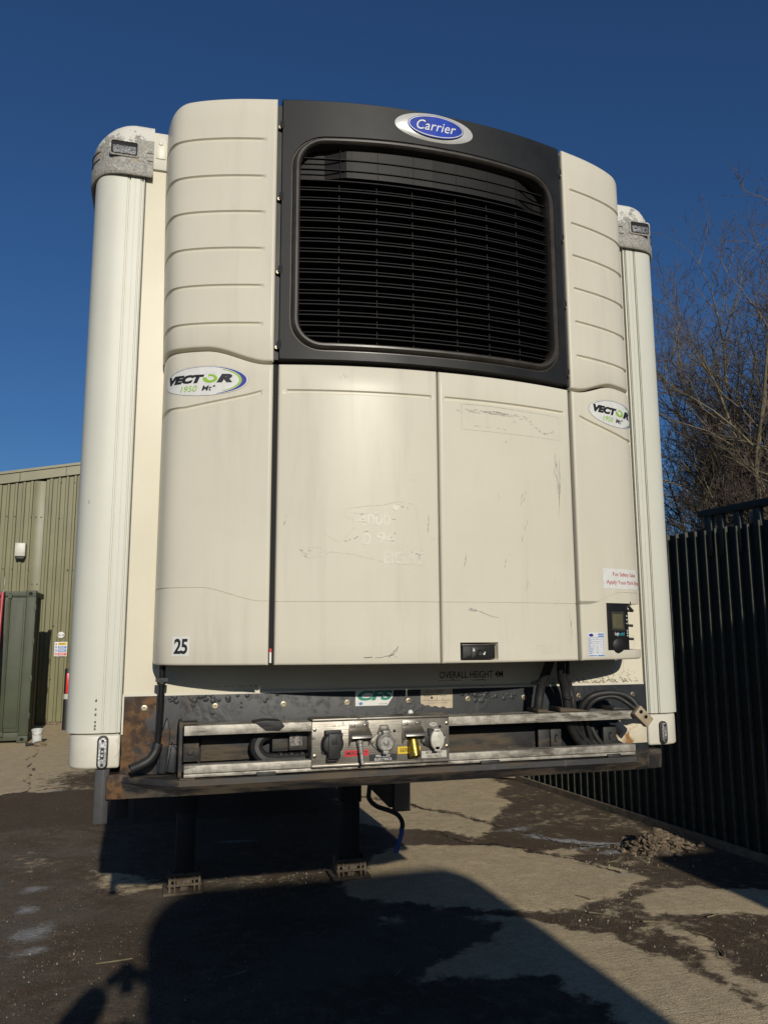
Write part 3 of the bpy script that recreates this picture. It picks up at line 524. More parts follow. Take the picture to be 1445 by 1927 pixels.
b = MB(); b.tube([(.86, -.03, 1.58), (.885, -.05, 1.565), (.90, -.05, 1.545), (.875, -.05, 1.54)], .009, 8); b.build("rusted_shackle", m_plate, TR)

# ---- connection panel
CP = MB(); CP.box(-.431, .108, -.185, -.178, 1.380, 1.542); CP.box(-.431, .108, -.192, -.178, 1.3765, 1.386); CP.box(-.431, -.424, -.184, -.09, 1.378, 1.542); CP.box(-.431, .108, -.196, -.10, 1.5425, 1.551); cpn = CP.build("connection_panel", m_stain, TR, bevel=.0025)
YP = -.185
random.seed(12)
for x, z in ((-.42, 1.512), (-.42, 1.418), (.098, 1.519), (.098, 1.433)):
    b = MB(); b.lathe([(.0068, 0), (.0068, -.003), (.003, -.0045), (0, -.0045)], (x, YP, z), 'y', 12); b.build("panel_screw", m_chrome, cpn)
for x, z in ((-.023, 1.497), (-.006, 1.497), (.070, 1.507), (.005, 1.442), (-.113, 1.497), (-.188, 1.445)):
    b = MB(); b.lathe([(.0058, .001), (.0058, -.0008), (0, -.0008)], (x, YP, z), 'y', 10); b.build("panel_hole", m_dark, cpn)
def flange(mat, cx, cz, w, h, tilt, nm):
    a = math.radians(tilt); P = []
    for k in range(24):
        t = 2*math.pi*k/24; u, v = w*math.cos(t)*(abs(math.cos(t))**.5 if abs(math.cos(t)) > .01 else 0)+.0*w, h*math.sin(t)
        u = w*math.cos(t); v = h*math.sin(t)*(1-.45*abs(math.cos(t))**2); P.append((cx+u*math.cos(a)-v*math.sin(a), cz+u*math.sin(a)+v*math.cos(a)))
    b = MB(); b.prism(P, YP-.008, YP); return b.build(nm, mat, cpn, bevel=.002)
def bolts(cx, cz, w, tilt, mat):
    a = math.radians(tilt)
    for s in (-1, 1):
        b = MB(); b.lathe([(.0065, 0), (.0065, -.005), (.003, -.005)], (cx+s*w*math.cos(a), YP-.008, cz+s*w*math.sin(a)), 'y', 8); b.build("socket_bolt", mat, cpn)
# black socket with square flap
flange(m_rubber, -.355, 1.463, .050, .034, 42, "socket_flange"); bolts(-.355, 1.463, .045, 42, m_plate)
b = MB(); b.lathe([(.040, 0), (.040, -.03), (.036, -.036), (.030, -.038)], (-.357, YP, 1.462), 'y', 26); b.box(-.376, -.332, YP-.046, YP-.03, 1.412, 1.500); b.box(-.385, -.325, YP-.030, YP-.008, 1.495, 1.510); b.box(-.366, -.344, YP-.0475, YP-.046, 1.462, 1.494)
b.box(-.378, -.335, YP-.030, YP-.002, 1.400, 1.414); b.build("power_socket", m_rubber, cpn, bevel=.002)
# grey cast socket
flange(m_zinc, -.157, 1.461, .052, .037, 0, "socket_flange"); bolts(-.157, 1.461, .043, 0, m_chrome)
b = MB(); b.lathe([(.034, 0), (.034, -.028), (.030, -.034), (.026, -.035), (.024, -.032), (.010, -.032), (.008, -.035), (0, -.035)], (-.155, YP, 1.460), 'y', 28); b.box(-.167, -.141, YP-.034, YP, 1.488, 1.503); b.box(-.166, -.144, YP-.032, YP, 1.417, 1.430); b.box(-.180, -.172, YP-.02, YP, 1.482, 1.497); b.build("power_socket", m_zinc, cpn, bevel=.002)
on_plane(poly_bm(ellipse(-.156, 1.513, .017, .0075, 20)), "socket_tag", m_stain, cpn, YP-.0012); on_plane(text_bm("24N", -.156, 1.513, .018, .006), "lettering", m_wht, cpn, YP-.0018)
b = MB(); b.prism([(-.182, 1.49), (-.17, 1.522), (-.140, 1.522), (-.125, 1.49)], YP-.0008, YP+.001); b.build("dark_backing", m_oldprint, cpn)
# white socket
flange(m_rubber, .040, 1.464, .052, .036, 4, "socket_flange"); bolts(.040, 1.464, .043, 4, m_zinc)
b = MB(); b.prism(ellipse(.048, 1.462, .027, .038, 24), YP-.036, YP-.006); b.box(.034, .060, YP-.036, YP, 1.490, 1.503); b.box(.036, .058, YP-.036, YP-.02, 1.420, 1.440); b.build("power_socket", m_white_cap, cpn, bevel=.003)
b = MB(); b.box(.018, .032, YP-.02, YP, 1.480, 1.502); b.build("socket_hinge", m_rubber, cpn)
on_plane(poly_bm(ellipse(.042, 1.5165, .015, .0075, 20)), "socket_tag", m_lblw, cpn, YP-.0012); on_plane(text_bm("24S", .042, 1.5165, .018, .007), "lettering", m_ink, cpn, YP-.0018)
# air couplings under folded hoods
for cx, mt, brass in ((-.252, m_zinc, 0), (-.044, m_brass, 1)):
    b = MB(); b.box(cx-.038, cx+.038, YP-.003, YP, 1.508, 1.534); b.prism([(YP-.003, 1.512), (YP-.003, 1.509), (YP-.050, 1.492), (YP-.055, 1.482), (YP-.0525, 1.482), (YP-.048, 1.4905)], cx-.039, cx+.039, 'x')
    for s in (-1, 1):
        xx = cx+s*.038; b.prism([(YP, 1.51), (YP-.050, 1.492), (YP-.054, 1.483), (YP-.02, 1.46), (YP, 1.445)], xx-.0015, xx+.0015, 'x')
    hd_ = b.build("coupling_hood", m_stain2, cpn, bevel=.0015, ang=25)
    for s in (-1, 1):
        b = MB(); b.lathe([(.0062, 0), (.0062, -.003), (.003, -.005), (0, -.005)], (cx+s*.022, YP-.003, 1.523), 'y', 10); b.build("panel_screw", m_chrome, cpn)
    d = Vector((.006, -.034, -.10)).normalized(); o = Vector((cx, YP-.004, 1.478))
    if not brass:
        prf = [(.013, 0), (.013, .022), (.011, .024), (.011, .034), (.0085, .036), (.0085, .05), (.0095, .052), (.0095, .058), (.0075, .06), (.0075, .085), (.0065, .092), (.0065, .10), (.004, .10)]
    else:
        prf = [(.014, 0), (.016, .012), (.018, .016), (.020, .018), (.020, .058), (.022, .060), (.022, .078), (.019, .080), (.0175, .080), (.0165, .074), (.0, .074)]
    b = MB(); q = d.to_track_quat('Z', 'Y').to_matrix(); n = 18; V = [tuple(o+q @ Vector((r*math.cos(2*math.pi*k/n), r*math.sin(2*math.pi*k/n), h))) for r, h in prf for k in range(n)]
    b.add(V, [(i*n+k, i*n+(k+1) % n, (i+1)*n+(k+1) % n, (i+1)*n+k) for i in range(len(prf)-1) for k in range(n)]); b.build("air_coupling", mt, cpn, ang=40)
def plate_label(x0, x1, z0, z1, mat, lines, ink, nm="panel_label", hh=.011):
    on_plane(poly_bm([(x0, z0), (x1, z0), (x1, z1), (x0, z1)]), nm, mat, cpn, YP-.0009)
    for i, (t, w) in enumerate(lines): on_plane(text_bm(t, (x0+x1)/2, z1-(z1-z0)*(i+.5)/len(lines), w, hh, bold=.012), "lettering", ink, cpn, YP-.0015)
plate_label(-.308, -.215, 1.411, 1.433, m_redl, [("EMERGENCY", .086)], m_ink, hh=.014)
plate_label(-.212, -.104, 1.390, 1.414, m_ink, [("PRIMARY", .056), ("ELECTRICS", .066)], m_wht, hh=.0085)
plate_label(-.100, -.010, 1.412, 1.438, m_yel, [("SERVICE", .075)], m_ink, hh=.014)
plate_label(-.006, .096, 1.392, 1.418, m_lblw, [("SECONDARY", .068), ("ELECTRICS", .056)], m_ink, hh=.0085)

# ---- hoses and cables
b = MB(); b.tube(smooth_path([(-.970, -.12, 1.80), (-.970, -.12, 1.70), (-.9705, -.12, 1.60), (-.975, -.115, 1.50), (-.980, -.115, 1.452)], 4), .0125, 12); hs_ = b.build("drain_hose", m_hose, TR)
b = MB(); b.tube(smooth_path([(-.976, -.115, 1.474), (-.984, -.118, 1.448), (-1.002, -.125, 1.424), (-1.030, -.13, 1.408), (-1.066, -.14, 1.396)], 5), [.0165]*21, 12, cap=False); b.tube([(-.9755, -.115, 1.478), (-.981, -.116, 1.456)], .0185, 12); b.build("hose_elbow", m_rubber, hs_)
b = MB(); b.box(-.992, -.948, -.136, -.09, 1.694, 1.708); b.tube([(-.9705, -.12, 1.700), (-.9705, -.12, 1.686)], .017, 12); b.build("hose_clip", m_rubber, hs_)
for pth, r in (([(.56, -.20, 1.80), (.552, -.16, 1.72), (.538, -.12, 1.64), (.528, -.11, 1.56), (.528, -.09, 1.50)], .019), ([(.600, -.20, 1.80), (.618, -.15, 1.70), (.648, -.12, 1.63), (.662, -.11, 1.56), (.69, -.08, 1.47), (.745, -.06, 1.40), (.80, -.06, 1.37)], .018), ([(.63, -.2, 1.80), (.648, -.14, 1.71), (.676, -.11, 1.64), (.69, -.11, 1.56), (.715, -.08, 1.47), (.78, -.06, 1.405), (.83, -.06, 1.37)], .013)):
    b = MB(); b.tube(smooth_path(pth, 6), r, 12); b.build("cable", m_rubber, TR)
for z, x in ((1.66, .545), (1.60, .662)):
    b = MB(); b.tube([(x-.004, -.122, z+.004), (x-.006, -.120, z-.006)], .023, 12); b.build("cable_tie", m_rubber, TR)
for pth, r in (([(.765, -.06, 1.40), (.735, -.08, 1.49), (.728, -.11, 1.555), (.76, -.13, 1.597), (.82, -.14, 1.612), (.89, -.15, 1.608), (.935, -.16, 1.585), (.958, -.18, 1.545)], .0135), ([(.80, -.06, 1.40), (.765, -.08, 1.49), (.756, -.11, 1.55), (.785, -.13, 1.585), (.84, -.14, 1.598), (.88, -.15, 1.592), (.915, -.16, 1.570), (.940, -.18, 1.545)], .010),
               ([(.80, -.05, 1.47), (.83, -.06, 1.41), (.86, -.06, 1.38)], .012), ([(.785, -.05, 1.47), (.80, -.06, 1.41), (.85, -.06, 1.37)], .012)):
    b = MB(); b.tube(smooth_path(pth, 6), r, 12); b.build("cable", m_rubber, TR)
mt = Matrix.Translation((.960, -.195, 1.519)) @ Matrix.Rotation(math.radians(44), 4, 'Y')
b = MB(); b.box(-.040, .042, -.014, .016, -.024, .024, mt); jb = b.build("plug_box", m_tan, TR, bevel=.005, seg=3)
b = MB()
for u in (-.024, .006): 
    c = mt @ Vector((u, -.014, .004)); b.lathe([(.008, 0), (.008, -.002), (.0055, -.003), (.005, .0), (0, 0)], c, 'y', 12)
b.build("plug_screw", m_plate, jb)

# ---- chassis, legs, wheels
b = MB(); b.box(-.56, -.44, 1.2, 13.0, 1.06, 1.33); b.box(.44, .56, 1.2, 13.0, 1.06, 1.33)
for y in np.arange(1.5, 13, .9): b.box(-1.25, 1.25, y, y+.08, 1.27, 1.38)
b.build("chassis_frame", m_chassis, TR)
def mkleg(cx):
    b = MB(); b.box(cx-.080, cx+.080, 3.13, 3.29, .56, 1.30); b.box(cx-.068, cx+.068, 3.145, 3.275, .11, .56); lg = b.build("landing_leg", m_chassis, TR, bevel=.006)
    f = MB(); f.prism([(cx-.150, 3.09), (cx+.132, 3.09), (cx+.150, 3.11), (cx+.150, 3.35), (cx-.150, 3.35)], .0, .018, 'z')
    for s in (-1, 1): f.prism([(3.10, .018), (3.34, .018), (3.30, .12), (3.24, .155), (3.17, .155), (3.12, .11)], cx+s*.105-.009, cx+s*.105+.009, 'x')
    f.tube([(cx-.125, 3.15, .125), (cx+.125, 3.15, .125)], .016, 10); f.tube([(cx-.12, 3.12, .062), (cx+.12, 3.12, .062)], .011, 8); f.box(cx-.10, cx+.10, 3.14, 3.16, .085, .105)
    f.prism([(cx-.035, .02), (cx+.02, .018), (cx+.04, .10), (cx-.005, .11)], 3.13, 3.16); f.box(cx-.055, cx+.055, 3.16, 3.26, .05, .13)
    for s in (-1, 1): f.prism([(3.10, .018), (3.12, .018), (3.135, .12), (3.125, .12)], cx+s*.07-.006, cx+s*.07+.006, 'x')
    f.build("leg_foot", m_foot, lg, bevel=.003)
    return lg
mkleg(-.718); mkleg(.533)
b = MB(); b.tube([(-.72, 3.22, .78), (.53, 3.22, .78)], .03, 10); b.tube([(.46, 3.2, .95), (.30, 3.6, 1.2)], .03, 8); b.tube([(-.65, 3.2, .95), (-.5, 3.6, 1.2)], .03, 8); b.box(-.86, -.80, 3.2, 3.24, .55, 1.3); b.build("leg_brace", m_chassis, TR)
b = MB(); b.tube(smooth_path([(.66, 3.0, 1.2), (.655, 3.0, .80), (.640, 3.0, .67), (.640, 3.0, .605), (.70, 3.0, .548), (.80, 3.0, .510), (.870, 3.0, .472), (.905, 3.0, .415), (.900, 3.0, .345)], 6), .018, 10); ah = b.build("air_hose", m_rubber, TR)
b = MB(); b.tube(smooth_path([(.903, 3.0, .375), (.897, 3.0, .325), (.874, 3.0, .262), (.850, 3.0, .195)], 5), .0195, 10); b.build("hose_end", m_blue_hose, ah)
for s in (-1, 1):
    b = MB(); b.box(s*1.13-.03, s*1.22+.03 if s > 0 else s*1.13+.03, 3.86, 3.93, .305, 1.3) if s > 0 else b.box(-1.25, -1.15, 3.86, 3.93, .40, 1.3); b.build("guard_post", m_stalk if s > 0 else m_chassis, TR, bevel=.004)
    b = MB(); b.prism([(s*.62, .90), (s*1.10, .56), (s*1.10, .34), (s*1.06, .34), (s*.60, .80)], 3.885, 3.905); b.build("guard_stay", m_chassis, TR)
    b = MB(); b.box(min(s*1.17, s*1.21), max(s*1.17, s*1.21), 3.9, 8.4, .55, .67); b.box(min(s*1.17, s*1.21), max(s*1.17, s*1.21), 3.9, 8.4, .85, .97); b.build("side_guard", m_chassis, TR)
for y in (9.0, 10.31, 11.62):
    b = MB(); b.tube([(-1.0, y, .5), (1.0, y, .5)], .065, 12); b.build("axle", m_chassis, TR)
    for s in (-1, 1):
        b = MB(); b.lathe([(.29, -.18), (.44, -.18), (.49, -.14), (.50, 0), (.49, .14), (.44, .18), (.29, .18)], (s*1.05, y, .5), 'x', 36); w_ = b.build("wheel", m_rubber, TR)
        b = MB(); b.lathe([(.285, -.17), (.285, .17), (.25, .12), (.12, .05), (.12, -.05), (.20, -.12)], (s*1.05, y, .5), 'x', 28); b.build("rim", m_stalk, w_)
b = MB(); b.box(-1.2, 1.2, 12.9, 13.0, .45, .6); b.build("rear_bumper", m_chassis, TR)
# ---------------------------------------------------------------- refrigeration unit
UNIT = thing("refrigeration_unit", (0, -.2, 1.754), "cream and black refrigeration unit with louvred grille bolted to the trailer front", "refrigeration unit")
Z0, Z1, ZM, ZN = 1.754, 3.937, 2.860, 2.873
RND = [(0, .009), (.0012, .0055), (.0035, .0022), (.009, 0.0)]
def rc(e):
    if e >= .009: return 0.0
    return float(np.interp(e, [r[0] for r in RND], [r[1] for r in RND]))
def panel(name, parent, mat, ta, tb, zb, zt, cols=(), rows=(), dfun=None, edges=(1, 1, 1, 1), hole=None, skirt=.035, grooves=(), flare=0):
    """a moulded panel on the unit's curve from arc length ta to tb, between curves zb(x) and zt(x); grooves: (zfun, half width, depth, ta, tb)"""
    E_ = [0, .0012, .0035, .009]; T = set()
    for e in E_:
        if edges[0]: T.add(round(ta+e, 5))
        if edges[1]: T.add(round(tb-e, 5))
    T |= {round(ta, 5), round(tb, 5)} | {round(c, 5) for c in cols}
    n = max(2, int((tb-ta)/.014))
    for i in range(1, n):
        t = ta+(tb-ta)*i/n
        if min(abs(t-q) for q in T) > .004: T.add(round(t, 5))
    T = sorted(T)
    R = [(lambda x, e=e: zb(x)+e, None) for e in (E_ if edges[2] else [0])] + [(lambda x, e=e: zt(x)-e, None) for e in (E_ if edges[3] else [0])]
    for g in grooves:
        for k, dd in ((-1.35, 0), (-1, 0), (-.45, 1), (.45, 1), (1, 0), (1.35, 0)): R.append((lambda x, g=g, k=k: g[0](x)+k*g[1], (g, dd)))
    for z in rows: R.append((lambda x, z=z: z, None))
    xm = (cur((ta+tb)/2)).x
    R.sort(key=lambda r: r[0](xm))
    # fill long gaps with in-between rows
    RR = [R[0]]
    for a, b in zip(R, R[1:]):
        gap = b[0](xm)-a[0](xm); k = int(gap/.09)
        for i in range(1, k+1): RR.append((lambda x, a=a, b=b, q=i/(k+1): a[0](x)*(1-q)+b[0](x)*q, None))
        RR.append(b)
    V = []; info = []
    for zf, gi in RR:
        for t in T:
            x = cur(t).x; z = zf(x)
            d = 0.0
            if edges[0]: d = max(d, rc(t-ta))
            if edges[1]: d = max(d, rc(tb-t))
            if edges[2]: d = max(d, rc(z-zb(x)))
            if edges[3]: d = max(d, rc(zt(x)-z))
            if gi and gi[1]:
                g = gi[0]; f = min(1.0, max(0.0, (t-g[3])/.006), max(0.0, (g[4]-t)/.006)); d += g[2]*f
            if dfun: d += dfun(t, z)
            c = cur(t, d); V.append((c.x-(flare*(.004+.018*min(1, max(0, (z-2.9)/.8)))*min(1, max(0, (abs(c.x)-.65)/.33)) if flare else 0), c.y, z)); info.append((t, z))
    nc = len(T); F = []
    for j in range(len(RR)-1):
        for i in range(nc-1):
            q = (j*nc+i, j*nc+i+1, (j+1)*nc+i+1, (j+1)*nc+i)
            if hole and all(hole[0]-1e-5 <= info[k][0] <= hole[1]+1e-5 and hole[2]-1e-5 <= info[k][1] <= hole[3]+1e-5 for k in q): continue
            F.append(q)
    bm = bmesh.new(); vv = [bm.verts.new(p) for p in V]
    for f in F: bm.faces.new([vv[k] for k in f])
    for v in [v for v in bm.verts if not v.link_faces]: bm.verts.remove(v)
    # return flange all round, straight back
    be = [e for e in bm.edges if len(e.link_faces) == 1]
    r = bmesh.ops.extrude_edge_only(bm, edges=be)
    for v in [g for g in r['geom'] if isinstance(g, bmesh.types.BMVert)]: v.co.y = min(v.co.y+skirt, -.003)
    bmesh.ops.recalc_face_normals(bm, faces=bm.faces)
    if sum(f.normal.y*f.calc_area() for f in bm.faces) > 0: bmesh.ops.reverse_faces(bm, faces=bm.faces)
    me = bpy.data.meshes.new(name); bm.to_mesh(me); bm.free(); finish(me, True, 40)
    return put(name, me, mat, parent)

G = t_of_x(.617); GD = t_of_x(.598)
# inner black housing behind the panels, its floor just above the lower edge
hs = MB(); pts = [(_px[i]*.97, min(_py[i]+.05, -.004)) for i in range(0, len(_px), 4)]; pts = [p for p in pts if p[1] < -.01]
outline = [(-x, y) for x, y in reversed(pts[1:])]+pts+[(.975, -.004), (-.975, -.004)]
hs.prism(outline, Z0+.012, 2.90, 'z'); hs.build("housing", m_dark, UNIT, smooth=False)
h2 = MB()
for s in (-1, 1):
    a = [(s*_px[i]*.97, min(_py[i]+.05, -.004)) for i in range(0, len(_px), 3) if _px[i]*.97 > .575]
    a = [p for p in a if p[1] < -.01]
    h2.prism([(s*.575, -.27)]+a+[(s*.975, -.004), (s*.575, -.004)], 2.905, Z1-.03, 'z')
h2.build("upper_housing", m_dark, UNIT, smooth=False)

def s_curve(x, zlo, zhi, xa=.64, xb=.86):
    q = min(1, max(0, (abs(x)-xa)/(xb-xa))); q = q*q*(3-2*q); return zlo+(zhi-zlo)*q
def top_up(x):
    a = abs(x); return 3.937-.010*((a-.6)/.4)**2-(max(0, a-.93)/.075)**2*.045
for s in (-1, 1):
    zs = [3.759, 3.604, 3.456, 3.307, 3.158, 3.008]
    ta, tb = (G, T_END-.012) if s > 0 else (-(T_END-.012), -G)
    ga, gb = (t_of_x(.652), 9) if s > 0 else (-9, -t_of_x(.655))
    lowU = lambda x: s_curve(x, 2.864, 2.919)
    panel("upper_fairing", UNIT, m_unit, ta, tb, lowU, top_up, cols=[s*(t_of_x(.652)+k) for k in (0, .003, .006)], edges=(s > 0, s < 0, 1, 1) if True else 0,
          grooves=[(lambda x, z=z: z, .0085, .0075, ga, gb) for z in zs], flare=1 if s < 0 else 0)
    lowT = lambda x: s_curve(x, 2.853, 2.906)
    swoosh = lambda x: 2.746-.060*min(1, max(0, (abs(x)-.655)/.27))**.8
    seam = lambda x: s_curve(x, 1.977, 2.026)
    gr = [(swoosh, .009, .0075, ga, gb), (seam, .0022, .0035, -9, 9)]
    if s < 0:
        LF = panel("lower_fairing", UNIT, m_unit, ta, tb, lambda x: Z0, lowT, cols=[-(t_of_x(.655)+k) for k in (0, .003, .006)], edges=(0, 1, 1, 1), grooves=gr)
    else:
        RF = panel("lower_fairing", UNIT, m_unit, ta, tb, lambda x: Z0, lowT, cols=[t_of_x(.652)+k for k in (0, .003, .006)]+[t_of_x(.752), t_of_x(.747)], rows=[1.786, 1.792, 1.988, 1.982],
                   edges=(1, 0, 1, 1), grooves=gr, hole=(t_of_x(.752), 9, 1.788, 1.986), skirt=.05)
# doors
def fl(z): return lambda x: z
for s in (-1, 1):
    ta, tb = (-GD, -.0035) if s < 0 else (.0035, GD)
    ga, gb = (-t_of_x(.570), -.024) if s < 0 else (.024, t_of_x(.570))
    gr = [(fl(2.7485), .0085, .0075, ga, gb), (fl(1.975), .0018, .0032, -9, 9)]
    cols = [ga, ga+.003, ga+.006, gb, gb-.003, gb-.006]
    if s < 0: LD = panel("door", UNIT, m_unit, ta, tb, fl(Z0), fl(ZM-.006), cols=cols, edges=(1, 1, 1, 1), grooves=gr)
    else:
        hx0, hx1, hz0, hz1 = .072, .226, 1.764, 1.829
        def dh(t, z):
            e = min(t-hx0, hx1-t, z-hz0, hz1-z); return .0 if e <= 0 else .026*min(1, e/.005)
        RD = panel("door", UNIT, m_unit, ta, tb, fl(Z0), fl(ZM-.006), cols=cols+[hx0, hx0+.005, hx1-.005, hx1, hx1-.012], rows=[hz0, hz0+.005, hz1-.005, hz1], dfun=dh, grooves=gr)
# door handle, in its recess
H = MB(); H.prism(rrect(.079, .207, 1.768, 1.824, .005), -.415, -.39); hd = H.build("handle", m_black, RD, bevel=.002)
H = MB(); H.box(.074, .209, -.421, -.414, 1.817, 1.823); H.build("handle_lip", m_blackb, hd, bevel=.002)
H = MB(); H.prism(rrect(.112, .174, 1.770, 1.815, .004), -.418, -.412); H.lathe([(.013, 0), (.013, -.004), (.009, -.004), (.009, -.001)], (.143, -.418, 1.793), 'y', 24); H.build("lock", m_black, hd, bevel=.001)
for P_ in ([rrect(.1185, .1255, 1.797, 1.8035, .001, 2), ellipse(.122, 1.8055, .0022, .003, 10)], [rrect(.159, .166, 1.784, 1.7905, .001, 2), ellipse(.1655, 1.7925, .0022, .003, 10)]):
    on_plane(polys_bm(P_), "lock_symbol", m_wht, hd, -.4183)

# black grille panel with the rounded opening and its bead
def rr_pts(hx, z0, z1, r, na=9, ns=22):
    out = []
    for (cx, cz, a) in ((hx-r, z1-r, 0), (-(hx-r), z1-r, 90), (-(hx-r), z0+r, 180), (hx-r, z0+r, 270)):
        for k in range(na): th = math.radians(a+90*k/(na-1)); out.append((cx+r*math.cos(th), cz+r*math.sin(th)))
        nx = {0: (-(hx-r), z1), 90: (-hx, z0+r), 180: (hx-r, z0), 270: (hx, z1-r)}[a]
        x0_, z0_ = out[-1]
        for k in range(1, ns): out.append((x0_+(nx[0]-x0_)*k/ns, z0_+(nx[1]-z0_)*k/ns))
    return out
def bow(x, z):  # the opening bows up a little towards the middle of its top edge
    return z+.012*(1-min(1, abs(x)/.5)**2)*max(0, (z-3.5)/.25)
OX, OZ0, OZ1, OR = .524, 2.944, 3.740, .085
rings = []
for o, d in ((0, .10), (0, .022), (.003, .004), (.007, -.008), (.013, -.014), (.020, -.014), (.027, -.008), (.031, .003), (.033, .006), (.036, .006), (.038, 0)):
    rings.append([(x, bow(x, z), d) for x, z in rr_pts(OX+o, OZ0-o, OZ1+o, OR+o)])
inner = rr_pts(OX+.038, OZ0-.038, OZ1+.038, OR+.038)
hxo, zo0, zo1 = .597, ZN, Z1; outer = []
na, ns = 9, 22
for i, (x, z) in enumerate(inner):
    seg, k = divmod(i, na+ns-1)
    if k < na:
        sx = 1 if seg in (0, 3) else -1; sz = 1 if seg in (0, 1) else -1
        m = (na-1)//2; first_x = seg in (0, 2)
        cx, cz = sx*hxo, (zo1 if sz > 0 else zo0)
        if (k <= m) == first_x: outer.append((cx, z+(cz-z)*(1-abs(k-m)/m)) if k != m else (cx, cz))
        else: outer.append((x+(cx-x)*(1-abs(k-m)/m), cz) if k != m else (cx, cz))
    else:
        outer.append((x, zo1) if seg == 0 else (-hxo, z) if seg == 1 else (x, zo0) if seg == 2 else (hxo, z))
inner = [(x, bow(x, z)) for x, z in inner]
for q in (.33, .66, .965, 1.0):
    rings.append([(a[0]+(b[0]-a[0])*q, a[1]+(b[1]-a[1])*q, .006 if q == 1 else 0.0) for a, b in zip(inner, outer)])
rings.append([(x, z, .06) for x, z in outer])
def ring_obj(name, rs, mat, parent, back=False):
    V = []; n = len(rs[0])
    for r_ in rs:
        for x, z, d in r_:
            c = cur(t_of_x(x), 0); V.append((c.x, c.y+d, z))
    F = [(j*n+i, j*n+(i+1) % n, (j+1)*n+(i+1) % n, (j+1)*n+i) for j in range(len(rs)-1) for i in range(n)]
    mb = MB(); mb.add(V, F)
    return mb.build(name, mat, parent, ang=30)
GP = ring_obj("grille_panel", rings[10:], m_black, UNIT)
ring_obj("grille_bead", rings[:11], m_blackb, GP)
b = MB(); n_ = 24
xs = [-.56+1.12*i/n_ for i in range(n_+1)]
b.add([(x, float(np.interp(abs(x), _px, _py))+.135, z) for x in xs for z in (2.90, 3.80)], [(2*i, 2*i+1, 2*i+3, 2*i+2) for i in range(n_)])
b.build("radiator_core", m_core, UNIT)
def strip(z0, z1, d0, d1, x0=-.535, x1=.535, n=26, th=.003):
    """a blade following the curve: front edge (depth d0, height z0), rear edge (depth d1, height z1)"""
    V = []
    for i in range(n+1):
        x = x0+(x1-x0)*i/n; y = float(np.interp(abs(x), _px, _py))
        V += [(x, y+d0, z0-th), (x, y+d0, z0+th), (x, y+d1, z1+th), (x, y+d1, z1-th)]
    F = [(4*i+k, 4*i+(k+1) % 4, 4*i+4+(k+1) % 4, 4*i+4+k) for i in range(n) for k in range(4)]+[(0, 1, 2, 3), (4*n+3, 4*n+2, 4*n+1, 4*n)]
    m = MB(); m.add(V, F); return m
for i in range(17):
    z = 3.612-.0425*i
    if z < 2.935: break
    strip(z, z-.010, .026, .075, th=.0019).build("slat", m_slat, UNIT, smooth=False)
for i in range(16):
    z = 3.612-.0425*i-.02
    strip(z, z-.006, .046, .095, th=.0014).build("inner_slat", m_slat, UNIT, smooth=False)
for z in (3.700, 3.655): strip(z, z, .020, .032, th=.0014).build("slat", m_slat, UNIT, smooth=False)
# solid blanking plate behind the two top slats, falling back towards both ends
V = []; n_ = 40
for i in range(n_+1):
    x = -.535+1.07*i/n_; a = abs(x); d = .026+.024*min(1, max(0, (a-.345)/.08)) if x < 0 else .026+.03*min(1, max(0, (a-.39)/.08))
    y = float(np.interp(a, _px, _py))
    V += [(x, y+d, 3.628), (x, y+d, 3.775), (x, y+d+.02, 3.622)]
b = MB(); b.add(V, [(3*i, 3*i+1, 3*i+4, 3*i+3) for i in range(n_)]+[(3*i, 3*i+3, 3*i+5, 3*i+2) for i in range(n_)]); b.build("blanking_plate", m_plate2, UNIT, smooth=False)
for x in (-.372, -.225, -.080, .102, .243, .384):
    y = float(np.interp(abs(x), _px, _py)); b = MB(); b.box(x-.0014, x+.0014, y+.044, y+.085, 2.93, 3.62); b.build("grille_rib", m_slat, UNIT, smooth=False); b = MB(); b.box(x-.0008, x+.0008, y+.0235, y+.03, 3.625, 3.775); b.build("plate_joint", m_slat, UNIT, smooth=False)
# side gap strips and screws
for s in (-1, 1):
    b = MB(); b.box(s*.596 if s > 0 else -.616, s*.596 if s < 0 else .616, -.318, -.30, ZN+.002, Z1-.02); b.build("gap_strip", m_black, UNIT)
    b = MB(); b.box(s*.597 if s > 0 else -.617, s*.597 if s < 0 else .617, -.30, -.28, Z0+.004, ZN-.01); b.build("gap_strip", m_dark, UNIT)
    for z in (3.817, 3.516, 3.217, 2.919):
        b = MB(); b.lathe([(.0085, .004), (.0085, -.004), (.006, -.007), (.003, -.007), (.003, -.003)], (s*.6055, -.325, z), 'y', 14); sc = b.build("screw", m_chrome, UNIT)
        b = MB(); b.prism(ellipse(s*.597, z+.010, .010, .018, 16), -.3385, -.334); b.build("screw_notch", m_dark, sc)
# oval maker's badge
def wrap_part(bm, name, mat, parent, x0, z0, off): return on_unit(bm, name, mat, parent, x0, z0, off)
bz = 3.870
def dome(name, a, b_, h, x0, z0, off, mat, parent):
    V = [(0, z0, off+h)]; rr = [(.35, h*.97), (.6, h*.85), (.8, h*.62), (.92, h*.36), (1.0, .1*h), (1.0, -.004)]; n = 56
    for r_, hh in rr:
        for k in range(n): th = 2*math.pi*k/n; V.append((a*r_*math.cos(th), z0+b_*r_*math.sin(th), off+hh))
    P = []
    for u, z, o in V: c = cur(t_of_x(x0)+u, -o); P.append((c.x, c.y, z))
    F = [(0, 1+k, 1+(k+1) % n) for k in range(n)]+[(1+j*n+k, 1+j*n+(k+1) % n, 1+(j+1)*n+(k+1) % n, 1+(j+1)*n+k) for j in range(len(rr)-1) for k in range(n)]
    m = MB(); m.add(P, F); return m.build(name, mat, parent, ang=50)
